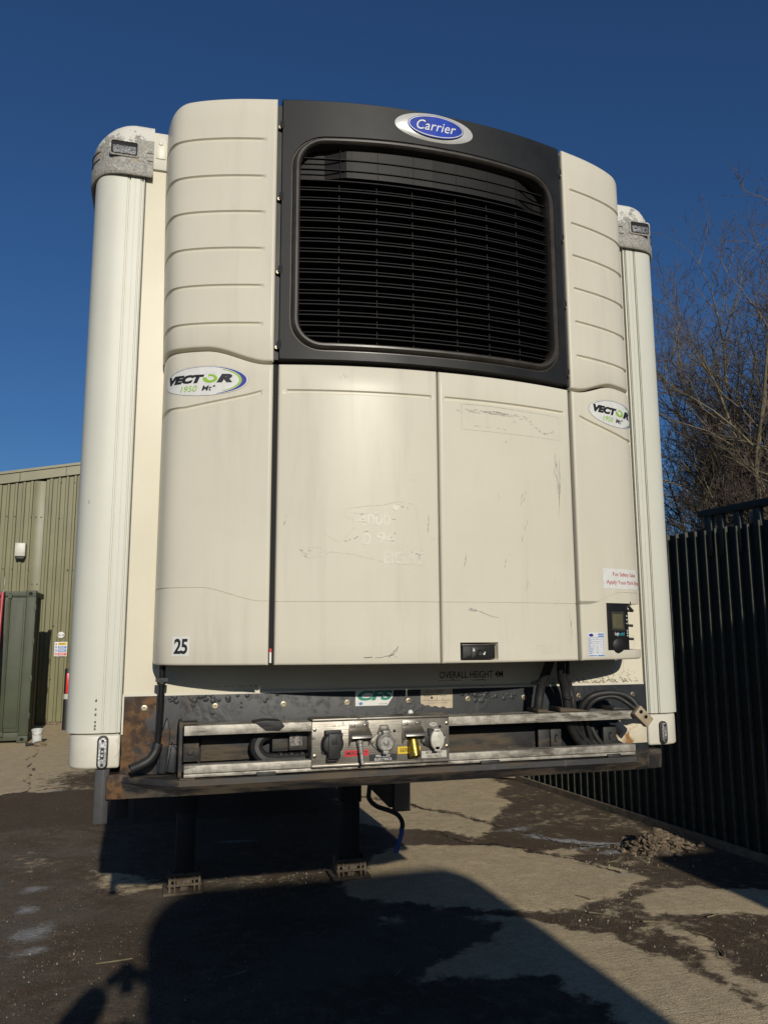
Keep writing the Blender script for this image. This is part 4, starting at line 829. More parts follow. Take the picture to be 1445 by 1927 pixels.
BG = dome("badge", .166, .061, .012, 0.003, bz, 0.0, m_silver, GP)
def ring_poly(a, b_, w, n=56):
    o = ellipse(0, 0, a, b_, n); i_ = ellipse(0, 0, a-w, b_-w, n); return [[o[k], o[(k+1) % n], i_[(k+1) % n], i_[k]] for k in range(n)]
on_unit(polys_bm([ellipse(0, 0, .1175, .0475, 48)]), "badge_field", m_cblue, GP, .005, bz-.001, .0135)
on_unit(polys_bm(ring_poly(.1145, .0450, .0036)), "badge_ring", m_silver, GP, .005, bz-.001, .0143)
on_unit(text_bm("Carrier", 0, 0, .166, .042, shear=.32, bold=.004, space=1.06), "lettering", m_wht, GP, .006, bz-.0005, .0148)
# model badges on both lower fairings
def model_badge(parent, t0):
    x0 = 0; S = lambda bm, nm, mt, off: on_unit2(bm, nm, mt, parent, t0, 2.790, off)
    S(poly_bm(ellipse(0, 0, .170, .0575, 64)), "model_badge", m_ink, .0010)
    S(poly_bm(ellipse(0, 0, .1692, .0567, 64)), "badge_field", m_wht, .0016)
    def cres(a, b_, ao, bo, shx, r0=-70, r1=78, n=30):
        o = [(a*math.cos(math.radians(r0+(r1-r0)*k/n)), b_*math.sin(math.radians(r0+(r1-r0)*k/n))) for k in range(n+1)]
        i_ = [(shx+ao*math.cos(math.radians(r0+(r1-r0)*k/n)), bo*math.sin(math.radians(r0+(r1-r0)*k/n))) for k in range(n+1)]
        return [[o[k], o[k+1], i_[k+1], i_[k]] for k in range(n)]
    S(polys_bm(cres(.163, .0545, .145, .0535, .000)), "badge_swoosh", m_blue, .0021)
    S(polys_bm(cres(.1445, .0500, .135, .0480, .000, -58, 58)), "badge_swoosh", m_green, .0021)
    o = ellipse(0, 0, .1585, .0540, 64); i_ = ellipse(0.002, 0, .1578, .0528, 64); S(polys_bm([[o[k], o[k+1], i_[k+1], i_[k]] for k in range(14, 28)]), "badge_line", m_ink, .0021)
    S(text_bm("VECT", -.069, .0075, .150, .033, shear=.30, bold=.075, space=1.0), "lettering", m_ink, .0023)
    n = 36; ro = [(-.000+.0268+.0275*math.cos(th), .0075+.0162*math.sin(th)) for th in np.linspace(math.radians(-200), math.radians(105), n+1)]
    ri = [(.0285+.013*math.cos(th), .0085+.0082*math.sin(th)) for th in np.linspace(math.radians(-190), math.radians(130), n+1)]
    S(polys_bm([[ro[k], ro[k+1], ri[k+1], ri[k]] for k in range(n)]), "lettering", m_green, .0023)
    S(text_bm("R", .081, .0075, .060, .033, shear=.30, bold=.075), "lettering", m_ink, .0023)
    S(text_bm("1950", -.055, -.0295, .066, .0225, shear=.25, bold=.008), "lettering", m_green, .0023)
    S(text_bm("Mt°", .022, -.0285, .052, .0215, shear=.25, bold=.016), "lettering", m_ink, .0023)
def on_unit2(bm, name, mat, parent, t0, z0, off): 
    x = float(np.interp(abs(t0), _pt, _px)); s = 1 if t0 >= 0 else -1
    us = [v.co.x for v in bm.verts]; a, b_ = min(us), max(us); u = math.ceil(a/.015)*.015
    while u < b_:
        bmesh.ops.bisect_plane(bm, geom=bm.verts[:]+bm.edges[:]+bm.faces[:], plane_co=(u, 0, 0), plane_no=(1, 0, 0), dist=1e-6); u += .015
    for v in bm.verts:
        c = cur(t0+v.co.x, -off); v.co = Vector((c.x, c.y, v.co.z+z0))
    fix_dir(bm); me = bpy.data.meshes.new(name); bm.to_mesh(me); bm.free(); return put(name, me, mat, parent)
TB = t_of_x(.703)+.1705
model_badge(LF, -TB); model_badge(RF, TB)
# fleet number sticker
on_unit(poly_bm([(-.033, -.034), (.031, -.034), (.033, .034), (-.031, .034)]), "number_sticker", m_wht, LF, -.912, 1.821, .0008)
on_unit(text_bm("25", 0, 0, .052, .054, bold=.03, shear=.06, space=.95), "lettering", m_ink, LF, -.912, 1.821, .0014)
# small two-colour sticker in the left gap
on_plane(poly_bm(rrect(-.6105, -.6035, 1.762, 1.812, .001, 2)), "gap_sticker", m_wht, UNIT, -.318); on_plane(poly_bm(rrect(-.6105, -.6035, 1.799, 1.812, .001, 2)), "gap_sticker", m_redl, UNIT, -.3185)
# park brake sticker running to the right edge
on_unit2(poly_bm([(0, -.041), (.285, -.041), (.285, .041), (0, .041)]), "warning_sticker", m_wht, RF, t_of_x(.740), 2.082, .0009)
on_unit2(text_bm("For Safety Sake", .141, .0165, .160, .0215, bold=.004), "lettering", m_red, RF, t_of_x(.740), 2.082, .0014)
on_unit2(text_bm("Apply Your Park Brake", .145, -.0165, .250, .0215, bold=.004), "lettering", m_red, RF, t_of_x(.740), 2.082, .0014)
# service label, blue print
on_unit(poly_bm([(-.044, -.048), (.045, -.048), (.045, .048), (-.036, .048), (-.044, .040)]), "service_label", m_wht, RF, .688, 1.816, .0009)
Lb = [[(-.042, z-.0005), (.043, z-.0005), (.043, z+.0005), (-.042, z+.0005)] for z in (.028, .020, .0115, .003, -.005, -.0135, -.022, -.031)]
rs = random.Random(3)
for z in (.0235, .0155, .007, -.001, -.0095, -.0175, -.0265, -.035):
    u = -.042
    w = rs.uniform(.008, .024); Lb.append([(u, z-.001), (u+w, z-.001), (u+w, z+.0012), (u, z+.0012)])
    if rs.random() < .6: Lb.append([(.002, z-.001), (.008, z-.001), (.008, z+.0012), (.002, z+.0012)])
    Lb.append([(.037, z-.001), (.042, z-.001), (.042, z+.0012), (.037, z+.0012)])
Lb += [[(-.042, -.045), (.0, -.045), (.0, -.0415), (-.042, -.0415)], [(.006, -.0455), (.043, -.0455), (.043, -.041), (.006, -.041)], [(.012, .038), (.043, .038), (.043, .043), (.012, .043)], [(.012, .030), (.043, .030), (.043, .0355), (.012, .0355)]]
on_unit(polys_bm(Lb), "label_print", m_lblb, RF, .688, 1.816, .0014)
on_unit(poly_bm(ellipse(-.026, .037, .012, .006, 20)), "label_print", m_blue, RF, .688, 1.816, .0014)
# controller in the recess
CB = MB(); pf = [(.756, -.294), (.80, -.282), (.85, -.262), (.885, -.245), (.892, -.225), (.892, -.06), (.756, -.06)]
CB.prism(pf, 1.790, 1.984, 'z'); cb = CB.build("control_box", m_black, UNIT, bevel=.004)
def cplane(bm, name, mat, off):   # prints on the controller's canted face
    a = math.atan2(.049, .129)
    for v in bm.verts: u, z = v.co.x, v.co.z; v.co = Vector((.756+u*math.cos(a)+off*math.sin(a), -.2945+u*math.sin(a)-off*math.cos(a)-.0022, z))
    fix_dir(bm); me = bpy.data.meshes.new(name); bm.to_mesh(me); bm.free(); return put(name, me, mat, cb)
sl = MB()
cplane(poly_bm(rrect(.020, .104, 1.872, 1.948, .003, 2)), "display_frame", m_blackb, .0030)
cplane(poly_bm(rrect(.026, .092, 1.880, 1.938, .002, 2)), "display", m_lcd, .0042)
cplane(text_bm("Logi", .049, 1.857, .026, .017, shear=.15, bold=.02), "lettering", m_wht, .0042); cplane(text_bm("cold", .081, 1.8575, .034, .013, bold=.01), "lettering", m_cyan, .0042)
cplane(polys_bm([rrect(.012, .108, 1.954, 1.9575, .001, 1), rrect(.012, .112, 1.8085, 1.8115, .001, 1)]), "box_slot", m_dark, .0035)
b = MB(); b.lathe([(.030, 0), (.030, -.004), (.026, -.007), (.0, -.007)], (.806, -.284, 1.812), 'y', 28); b.build("keypad_cover", m_black, cb, ang=60)
for z in (1.955, 1.893, 1.838):
    b = MB(); b.tube([(.885, -.20, z), (.925, -.215, z-.002)], .0055, 8); b.build("toggle", m_rubber, cb)
for x in (.845, .872, .897):
    b = MB(); b.tube([(x, -.235, 1.988), (x, -.236, 1.968), (x+.004, -.255, 1.950)], .006, 8); b.tube([(x, -.235, 1.99), (x, -.235, 1.976)], .009, 8); b.build("wiring", m_rubber, cb)
for z in (1.93, 1.915, 1.90, 1.87, 1.86, 1.85):
    b = MB(); b.lathe([(.003, 0), (.003, -.003), (0, -.003)], (.868, -.257, z), 'y', 8); b.build("indicator", m_silver, cb)

# old stickers' glue lines and scuffs on the doors
on_unit(ribbon_bm([[(0, .002), (.12, .003), (.30, -.001), (.447, -.004), (.448, -.10), (.20, -.099), (0, -.098), (0, .002)]], .0016), "sticker_outline", m_scuff, RD, .096, 2.731, .0006)
rs = random.Random(11); random.seed(5)
L_ = []
for i in range(60):
    u = rs.gauss(.12, .06); v = -.016-rs.random()*.012-.02*max(0, u-.16); L_.append([(u, v), (u+rs.uniform(.006, .03), v+rs.uniform(-.004, .003))])
for i in range(36):
    u = rs.uniform(.17, .42); v = -.05+.02*math.sin(u*30)-abs(u-.30)*.12; L_.append([(u, v), (u+rs.uniform(.004, .012), v+rs.uniform(-.008, .008))])
for u in (.05, .065, .105, .15): L_.append([(u, -.082+rs.uniform(-.005, .004)), (u+.016, -.079)])
on_unit(ribbon_bm(L_, (.0008, .0034)), "torn_sticker", m_scuff, RD, .096, 2.731, .0007)
def scuff(parent, x0, z0, n, w, h, lean, tight=.5, wd=(.0008, .003)):
    Q = []
    for i in range(n):
        q = rs.uniform(-.5, .5); u = rs.gauss(0, w*tight)+lean*q; v = q*h; l = rs.uniform(.1, .35)*h
        Q.append([(u, v), (u+lean*.3*l/h, v+l*.5), (u+lean*.6*l/h+rs.uniform(-.002, .002), v+l)])
    on_unit(ribbon_bm(Q, wd), "scuff_mark", m_scuff, parent, x0, z0, .0007)
for a in ((.525, 2.46, 16, .012, .14, -.02), (.53, 2.40, 10, .006, .20, .01), (.353, 2.38, 8, .012, .06, .03), (.355, 2.245, 7, .004, .07, .02), (.10, 2.13, 8, .006, .06, .012), (.355, 2.03, 8, .006, .045, .01),
          (.27, 2.13, 4, .004, .05, .02), (.56, 1.87, 7, .006, .10, .0), (.50, 1.975, 5, .02, .03, 0), (.49, 2.06, 4, .015, .02, 0), (.28, 2.60, 4, .02, .02, .01)): scuff(RD, *a)
on_unit(poly_bm([(0, 0), (.012, .008), (.03, .002), (.06, -.012), (.10, -.026), (.135, -.030), (.09, -.020), (.05, -.004), (.02, -.006)]), "scuff_mark", m_scuff, RD, .105, 1.948, .0007)
for a in ((-.045, 2.25, 8, .004, .07, .0), (-.565, 2.27, 5, .004, .05, .012), (-.02, 2.20, 4, .012, .02, 0), (-.36, 2.81, 5, .02, .02, 0), (-.1, 2.43, 3, .03, .02, 0)): scuff(LD, *a)
on_unit(ribbon_bm([[(0, 0), (.010, .012), (.028, .022), (.034, .040), (.028, .030), (.016, .02)], [(-.02, .004), (.0, .006), (.02, .010)], [(.022, .001), (.03, .003)], [(-.09, .0), (-.06, .002)], [(-.05, .0), (-.02, .001)]], (.001, .003)), "scuff_mark", m_ink, LD, -.198, 1.778, .0007)
on_unit(ribbon_bm([[(0, 0), (.54, 0)], [(0, 0), (0, -.05)], [(.54, 0), (.538, -.05)]], .0008), "sticker_outline", m_resid, LD, -.575, 1.838, .0005)
# the half-peeled sticker on the left door: outline and the ghosts of its letters
P0 = (-.600, 1.758)
def dpx(u, v): return ((u-518)/(832-518)*.603, (1248-v)*.00196)
out = [(563, 1041), (600, 1038), (602, 1048), (605, 1022), (610, 1013), (628, 1024), (640, 1029), (665, 1003), (663, 985), (650, 982), (646, 974), (655, 965), (690, 960), (692, 973), (660, 974)]
out2 = [(690, 960), (715, 958), (735, 954), (748, 950), (765, 951), (782, 955), (787, 965), (790, 1000), (797, 1043), (803, 1044), (802, 1069), (770, 1068), (745, 1067), (728, 1066), (700, 1058), (660, 1050), (622, 1046), (605, 1054), (580, 1058), (570, 1050), (563, 1041)]
def dl(L0): return [dpx(*q) for q in L0]
on_unit(ribbon_bm([dl(out), dl(out2)], .0026), "sticker_outline", m_resid, LD, P0[0], P0[1], .0006)
for body, (u0, v0, u1, v1) in (("4000", (674, 975, 735, 996)), ("D", (681, 1010, 697, 1032)), ("94", (708, 1008, 745, 1030)), ("EIGHT", (722, 1044, 800, 1067))):
    a = dpx(u0, v1); c = dpx(u1, v0)
    on_unit(text_bm(body, (a[0]+c[0])/2, (a[1]+c[1])/2, c[0]-a[0], c[1]-a[1], bold=.02), "ghost_lettering", m_faint, LD, P0[0], P0[1], .0007)
on_unit(poly_bm([dpx(*q) for q in ((740, 957), (752, 955), (752, 964), (746, 968), (739, 964))]), "sticker_scrap", m_faint, LD, P0[0], P0[1], .0012)
sc_ = [[dpx(u, v), dpx(u+du, v+dv)] for u, v, du, dv in ((566, 1043, 4, 2), (570, 1047, 3, 1), (574, 1050, 4, 1), (580, 1043, 4, 2), (572, 1054, 6, 2), (747, 955, 6, 1), (757, 959, 4, 1), (767, 961, 3, 1), (683, 1009, 10, -2), (665, 1022, 8, -5), (655, 1025, 4, -3), (648, 1026, 4, 0), (677, 976, 8, -1), (706, 977, 8, -1), (738, 983, 8, 2), (775, 1044, 4, 1), (784, 1047, 4, 1), (741, 1010, 4, 0))]
on_unit(ribbon_bm(sc_, (.0012, .0032)), "scuff_mark", m_oldprint, LD, P0[0], P0[1], .0010)
on_unit(text_bm("CB104", 0, 0, .12, .035, shear=.2), "faint_lettering", m_faint, RD, .45, 1.80, .0005)
# ---------------------------------------------------------------- shed with ribbed cladding
BY = 15.3
SH = thing("warehouse", (-5, BY, 0), "olive green warehouse clad in ribbed metal sheets, behind the container", "warehouse")
def roof_z(x): return 5.10+.19*(x+4.33)
RX = 1.2
def rz(x): return roof_z(x) if x < RX-3 else roof_z(RX-3)-.19*(x-(RX-3))
def sheet(x0, x1, zt=None):
    """one cladding sheet: trapezoid ribs, top following the verge"""
    w = x1-x0; n = max(1, round(w/.155)); p = w/n; P = []
    for i in range(n):
        for q, d in ((0, 0), (.36, 0), (.46, -.030), (.74, -.030), (.84, 0)): P.append((x0+(i+q)*p, BY+d))
    P.append((x1, BY)); k = len(P)
    V = [(x, y, .06) for x, y in P]+[(x, y, rz(x)-.03) for x, y in P]+[(x1, BY+.03, .06), (x0, BY+.03, .06), (x0, BY+.03, rz(x0)-.03), (x1, BY+.03, rz(x1)-.03)]
    F = [(i, i+1, k+i+1, k+i) for i in range(k-1)]+[(2*k+1, 2*k, 2*k+3, 2*k+2)]
    m = MB(); m.add(V, F); return m.build("wall_sheet", m_clad, SH, ang=20)
edges_ = [(-12.2, -10.6), (-10.6, -9.0), (-9.0, -7.4), (-7.4, -5.6), (-5.55, -4.55), (-4.53, -3.60), (-3.375, -2.72), (-2.49, -1.4), (-1.38, -.2), (-.18, 1.2), (1.22, 2.6)]
for a, c in edges_: sheet(a, c)
for x0, x1 in ((-3.605, -3.372), (-2.725, -2.49)):
    b = MB(); b.box(x0, x1, BY-.055, BY+.02, .05, rz((x0+x1)/2)-.06); b.box(x0-.02, x0+.012, BY-.035, BY+.02, .05, rz(x0)-.06); b.build("wall_trim", m_trim, SH, bevel=.006)
b = MB()
for xa, xb in ((-12.3, RX-3), (RX-3, 2.7)):
    for (dz0, dz1, dy) in ((-.015, .215, -.075), (.19, .245, -.11)):
        b.add([(xa, BY+dy, rz(xa)+dz0), (xb, BY+dy, rz(xb)+dz0), (xb, BY+dy, rz(xb)+dz1), (xa, BY+dy, rz(xa)+dz1), (xa, BY+.1, rz(xa)+dz0), (xb, BY+.1, rz(xb)+dz0), (xb, BY+.1, rz(xb)+dz1), (xa, BY+.1, rz(xa)+dz1)], [(0, 1, 2, 3), (4, 7, 6, 5), (0, 4, 5, 1), (3, 2, 6, 7), (0, 3, 7, 4), (1, 5, 6, 2)])
b.build("verge_trim", m_trim, SH)
b = MB(); b.box(-3.92, -3.90, BY-.082, BY-.07, 5.16, 5.41); b.box(-2.99, -2.975, BY-.082, BY-.07, 5.35, 5.58); b.build("trim_joint", m_oldprint, SH)
b = MB(); b.add([(-12.2, BY+.1, rz(-12.2)+.1), (RX-3, BY+.1, rz(RX-3)+.1), (2.6, BY+.1, rz(2.6)+.1), (-12.2, BY+20, rz(-12.2)+.1), (RX-3, BY+20, rz(RX-3)+.1), (2.6, BY+20, rz(2.6)+.1), (-12.2, BY+20, 0), (2.6, BY+20, 0), (-12.2, BY+.1, 0), (2.6, BY+.1, 0)],
      [(0, 3, 4, 1), (1, 4, 5, 2), (0, 8, 6, 3), (2, 5, 7, 9), (3, 6, 7, 5, 4)]); b.build("roof", m_trim, SH, smooth=False)
b = MB(); b.box(-12.2, 2.6, BY-.02, BY+.05, -.05, .058); b.build("base_kerb", m_rubble, SH)
b = MB()
for z, xs_ in ((4.40, (-4.75, -4.44, -4.127, -3.97, -3.641, -3.546, -3.439, -3.081, -2.754, -2.60)), (3.27, (-4.44, -4.129, -3.953, -3.638, -2.85, -2.741, -2.60)), (2.95, (-3.54, -3.44)), (2.07, (-3.073, -2.742, -2.60)), (.95, (-3.073, -2.742)), (5.2, (-3.08, -2.80))):
    for x in xs_: b.lathe([(.017, .03), (.017, -.008), (.008, -.012)], (x, BY-(.055 if -3.6 < x < -3.38 or x > -2.72 else .032), z), 'y', 8)
b.build("cladding_screw", m_oldprint, SH)["kind"] = "stuff"
fl_ = thing("wall_light", (-3.80, BY-.06, 3.48), "small cream bulkhead light box fixed high on the olive wall", "wall light")
b = MB(); b.box(-3.905, -3.70, BY-.17, BY-.03, 3.535, 3.82); b.build("light_housing", m_white_cap, fl_, bevel=.012)
b = MB(); b.prism([(-3.90, 3.53), (-3.705, 3.53), (-3.725, 3.465), (-3.88, 3.465)], BY-.165, BY-.04); b.build("light_lens", m_rubber, fl_, bevel=.01)
rs_ = thing("round_sign", (-2.902, BY-.05, 1.87), "round white sign with two black arrows above the safety notice", "sign")
b = MB(); b.lathe([(.068, .012), (.068, 0), (.06, -.002), (0, -.002)], (-2.902, BY-.042, 1.87), 'y', 28); b.build("sign_disc", m_wht, rs_)
on_plane(polys_bm([[(-2.945, 1.865), (-2.915, 1.865), (-2.915, 1.875), (-2.945, 1.875)], [(-2.889, 1.865), (-2.859, 1.865), (-2.859, 1.875), (-2.889, 1.875)], [(-2.955, 1.85), (-2.94, 1.85), (-2.94, 1.89), (-2.955, 1.89)], [(-2.864, 1.85), (-2.849, 1.85), (-2.849, 1.89), (-2.864, 1.89)], ellipse(-2.902, 1.87, .007, .007, 10)]), "sign_print", m_ink, rs_, BY-.0455)
ss_ = thing("safety_notice", (-2.895, BY-.05, 1.57), "white safety notice with yellow, blue and red bands on the olive wall", "sign")
b = MB(); b.box(-3.022, -2.764, BY-.046, BY-.034, 1.42, 1.724); b.build("notice_board", m_wht, ss_, bevel=.002)
for z, mt in ((1.655, m_yel), (1.585, m_lblb), (1.515, m_lblb), (1.442, m_redl)):
    on_plane(poly_bm([(-2.95, z), (-2.778, z), (-2.778, z+.055), (-2.95, z+.055)]), "notice_band", mt, ss_, BY-.0468)
    on_plane(polys_bm([[(-2.935, z+.034), (-2.80, z+.034), (-2.80, z+.042), (-2.935, z+.042)], [(-2.935, z+.016), (-2.82, z+.016), (-2.82, z+.024), (-2.935, z+.024)]]), "notice_text", m_ink if mt is m_yel else m_wht, ss_, BY-.0474)
    on_plane(poly_bm([(-3.008, z+.006), (-2.964, z+.006), (-2.986, z+.048)] if mt is m_yel else ellipse(-2.986, z+.028, .021, .024, 16)), "notice_symbol", m_bollr if mt in (m_yel, m_redl) else m_lblb, ss_, BY-.0468)
    on_plane(poly_bm(ellipse(-2.986, z+.024, .009, .011, 10)), "notice_symbol", m_wht if mt is not m_yel else m_ink, ss_, BY-.0474)
bo = thing("bollard", (-2.618, 14.3, 0), "black bollard with white band and red reflector by the warehouse wall", "bollard")
b = MB(); b.lathe([(.075, -.02), (.075, 1.19), (.07, 1.2), (0, 1.2)], (-2.618, 14.3, 0), 'z', 24); b.build("bollard_post", m_rubber, bo)
b = MB(); b.lathe([(.078, .60), (.078, .70)], (-2.618, 14.3, 0), 'z', 24); b.build("white_band", m_bollw, bo)
b = MB(); b.box(-2.648, -2.592, 14.218, 14.235, .71, 1.11); b.build("red_reflector", m_bollr, bo, bevel=.006)

# ---------------------------------------------------------------- shipping container, ladder, bucket
CX0, CX1, CY, CZ = -5.50, -3.062, 12.40, 2.668; CD = 1.06
CT = thing("shipping_container", ((CX0+CX1)/2, CY+1.3, 0), "dark green shipping container standing by the warehouse at the left edge", "container")
b = MB(); b.box(CX0+.06, CX1-.045, CY+.05, CY+CD, .12, CZ-.06); b.build("container_box", m_cont, CT)
P = []; y = CY+.17
b = MB(); x_ = CX1-.03
ys = np.arange(CY+.17, CY+CD-.05, .28); sec = []
for y in ys: sec += [(x_, y), (x_, y+.10), (x_-.035, y+.15), (x_-.035, y+.23)]
b.add([(x, y, .15) for x, y in sec]+[(x, y, CZ-.12) for x, y in sec], [(i, i+1, len(sec)+i+1, len(sec)+i) for i in range(len(sec)-1)]); b.build("side_panel", m_cont, CT, smooth=False)
b = MB()
for s in (0, 1):
    xx = CX1-.16 if s else CX0
    b.box(xx, xx+.16, CY, CY+.16, .12, CZ-.11)
b.box(CX0+.16, CX1-.16, CY+.01, CY+.12, CZ-.115, CZ-.02); b.box(CX0+.16, CX1-.16, CY+.01, CY+.14, .04, .18); b.box(CX1-.1, CX1, CY+.17, CY+CD, .04, .16); b.box(CX1-.08, CX1, CY+.17, CY+CD, CZ-.12, CZ-.02); b.build("end_frame", m_cont, CT, bevel=.008)
for x0, x1 in ((CX0+.165, (CX0+CX1)/2-.004), ((CX0+CX1)/2+.004, CX1-.165)):
    b = MB(); b.box(x0, x1, CY+.015, CY+.06, .19, CZ-.125)
    w3 = (x1-x0)/3
    for i in range(3): b.box(x0+.03+w3*i, x0+w3*(i+1)-.03, CY-.004, CY+.03, .26, CZ-.19)
    dr = b.build("container_door", m_cont, CT, bevel=.006)
    for q in (.3, .75):
        b = MB(); xx = x0+(x1-x0)*q; b.tube([(xx, CY-.03, .12), (xx, CY-.03, CZ-.05)], .017, 8); b.box(xx-.03, xx+.03, CY-.05, CY, .12, .2); b.box(xx-.03, xx+.03, CY-.05, CY, CZ-.14, CZ-.07); b.build("locking_bar", m_cont, dr)
for x in (CX0, CX1-.178):
    for z in (-.0, CZ-.118):
        b = MB(); b.box(x, x+.178, CY-.006, CY+.16, z, z+.118); cc_ = b.build("corner_casting", m_cont, CT, bevel=.006)
        b = MB(); b.prism(ellipse(x+.085, z+.06, .034, .032, 16), CY-.008, CY-.002); b.build("casting_hole", m_dark, cc_)
for z in (.40, 1.05, 1.70, 2.30):
    b = MB(); b.box(CX1-.02, CX1+.012, CY-.012, CY+.05, z, z+.11); b.build("door_hinge", m_cont, CT, bevel=.004)
la = thing("ladder", (-3.72, 12.05, 0), "red tubular steel ladder standing against the container at the left edge", "ladder")
def ladder_rail(x0, x1, z1): 
    m = MB(); m.tube([(x0, 11.78, .05), (x0+(x1-x0)*.5, 12.0, z1*.55), (x1, 12.28, z1)], .028, 10); return m
ladder_rail(-3.555, -3.60, 2.62).build("stile", m_redpaint, la); ladder_rail(-4.05, -4.05, 2.62).build("stile", m_redpaint, la)
for z in (.3, .6, .9, 1.2, 1.5, 1.8, 2.1, 2.4, 2.6):
    y = 11.78+.5*(z/2.62); b = MB(); b.tube([(-4.05, y, z), (-3.56-.04*z/2.6, y, z)], .02, 8); b.build("rung", m_redpaint, la)
b = MB(); b.tube([(-3.585, 12.28, 2.62), (-3.585, 12.30, 2.90)], .012, 8); b.build("top_pin", m_alu, la)
b = MB(); b.tube([(-3.545, 11.70, .05), (-3.55, 11.9, 1.0), (-3.575, 12.1, 2.0)], .02, 8); b.build("handrail", m_redpaint, la)
tl = thing("trolley", (-3.75, 12.1, 0), "dark wheeled trolley frame under the red ladder beside the container", "trolley")
b = MB(); b.box(-4.3, -3.60, 11.75, 12.25, .10, .16)
for x in (-4.2, -3.66): b.tube([(x, 12.2, .1), (x, 12.25, 1.25)], .022, 8)
b.tube([(-4.2, 12.25, 1.25), (-3.66, 12.25, 1.25)], .022, 8); b.tube([(-4.2, 12.23, .7), (-3.66, 12.23, .7)], .018, 8); b.build("trolley_frame", m_chassis, tl)
for x in (-4.2, -3.66):
    for y in (11.8, 12.2):
        b = MB(); b.lathe([(.06, -.02), (.075, -.015), (.075, .015), (.06, .02)], (x, y, .072), 'x', 16); b.build("castor", m_rubber, tl)
sgn = thing("board_sign", (-3.9, 12.33, 1.2), "black board with white figures behind the red ladder", "sign")
b = MB(); b.box(-4.3, -3.612, 12.315, 12.345, 1.55, 2.42); b.build("board", m_ink, sgn)
for t, z in (("2", 2.22), ("5", 2.0), ("5", 1.84)): on_plane(text_bm(t, -3.655, z, .075, .13, bold=.02), "lettering", m_wht, sgn, 12.3135)
bk = thing("bucket", (-2.868, 12.1, 0), "white plastic bucket standing by the container corner", "bucket")
b = MB(); b.lathe([(.068, .0), (.072, .004), (.090, .235), (.098, .238), (.098, .262), (.090, .264), (.085, .262), (.067, .012), (0, .012)], (-2.868, 12.1, 0), 'z', 26); b.build("bucket_body", m_bucket, bk)
b = MB(); b.tube([(-2.868+.097*math.cos(t), 12.1-.02-.10*math.sin(t)*.6, .25-.09*math.sin(t)) for t in np.linspace(0, math.pi, 14)], .004, 6); b.build("bucket_handle", m_chrome, bk)
b = MB(); random.seed(2); b.lathe([(.02, 0), (.085, .0), (.10, .02), (.075, .055), (.03, .065), (0, .06)], (-2.80, 11.93, .0), 'z', 11); b.v = [(x+random.uniform(-.02, .02), y+random.uniform(-.02, .02), max(0, z+random.uniform(-.012, .018))) for x, y, z in b.v]
tag(b.build("rag", m_rag), "crumpled dirty rag lying on the concrete in front of the bucket", "rag")
b = MB(); b.tube([(-3.02, 11.88, .03), (-2.92, 11.90, .032), (-2.86, 11.94, .03)], [.028, .018, .016], 8); tag(b.build("offcut", m_rubber), "short dark offcut lying beside the rag near the bucket", "offcut")

# ---------------------------------------------------------------- close-boarded fence on the right
FX = lambda y: 3.93-.080*(y-2.5)
FA = math.atan(.080)
FN = thing("yard_fence", (FX(4), 4, 0), "tall dark green boarded fence along the right side of the yard", "fence")
Rz = Matrix.Rotation(FA, 4, 'Z')
def fboard(name, mat, y, w, x0, x1, z0, z1, cache={}):
    key = (name, w, x0, x1, z0, round(z1, 3))
    if key not in cache:
        m = MB(); m.box(x0, x1, -w/2, w/2, z0, z1); cache[key] = m.mesh(name, bevel=.003, seg=1, smooth=False)
    o = put(name, cache[key], mat, None); o.parent = FN; o.matrix_parent_inverse = Matrix.Translation(-Vector(FN.location)); o.location = (FX(y), y, 0); o.rotation_euler = (0, 0, FA); return o
random.seed(21)
N0 = -30
ycs = [2.42+.1263*i for i in range(-22, 96)]
for i, yc in enumerate(ycs):
    hz_ = random.choice((2.795, 2.80, 2.805, 2.81))
    fboard("back_board", m_fence, yc, .124, .0, .022, .0, hz_)
    fboard("cover_board", m_cover, yc-.03, .016, -.036, -.001, .0, hz_-random.choice((0.0, .004, .008)))
for z in (.45, 1.35, 2.35):
    b = MB(); P0_, P1_ = ycs[0], ycs[-1]
    b.add([(FX(y)+dx, y, z+dz) for y in (P0_, P1_) for dx in (.026, .076) for dz in (0, .09)], [(0, 1, 3, 2), (4, 6, 7, 5), (0, 2, 6, 4), (1, 5, 7, 3), (0, 4, 5, 1), (2, 3, 7, 6)]); b.build("fence_rail", m_timber, FN)
for y in np.arange(-.2, 14, 1.8):
    b = MB(); b.box(FX(y)+.08, FX(y)+.18, y-.05, y+.05, -.1, 2.78); b.build("fence_post", m_timber, FN)
b = MB(); b.add([(FX(y)+dx, y, dz) for y in (ycs[0], ycs[-1]) for dx in (-.075, -.037) for dz in (-.02, .06)], [(0, 1, 3, 2), (4, 6, 7, 5), (0, 2, 6, 4), (1, 5, 7, 3), (0, 4, 5, 1), (2, 3, 7, 6)]); b.build("kick_board", m_timber, FN)
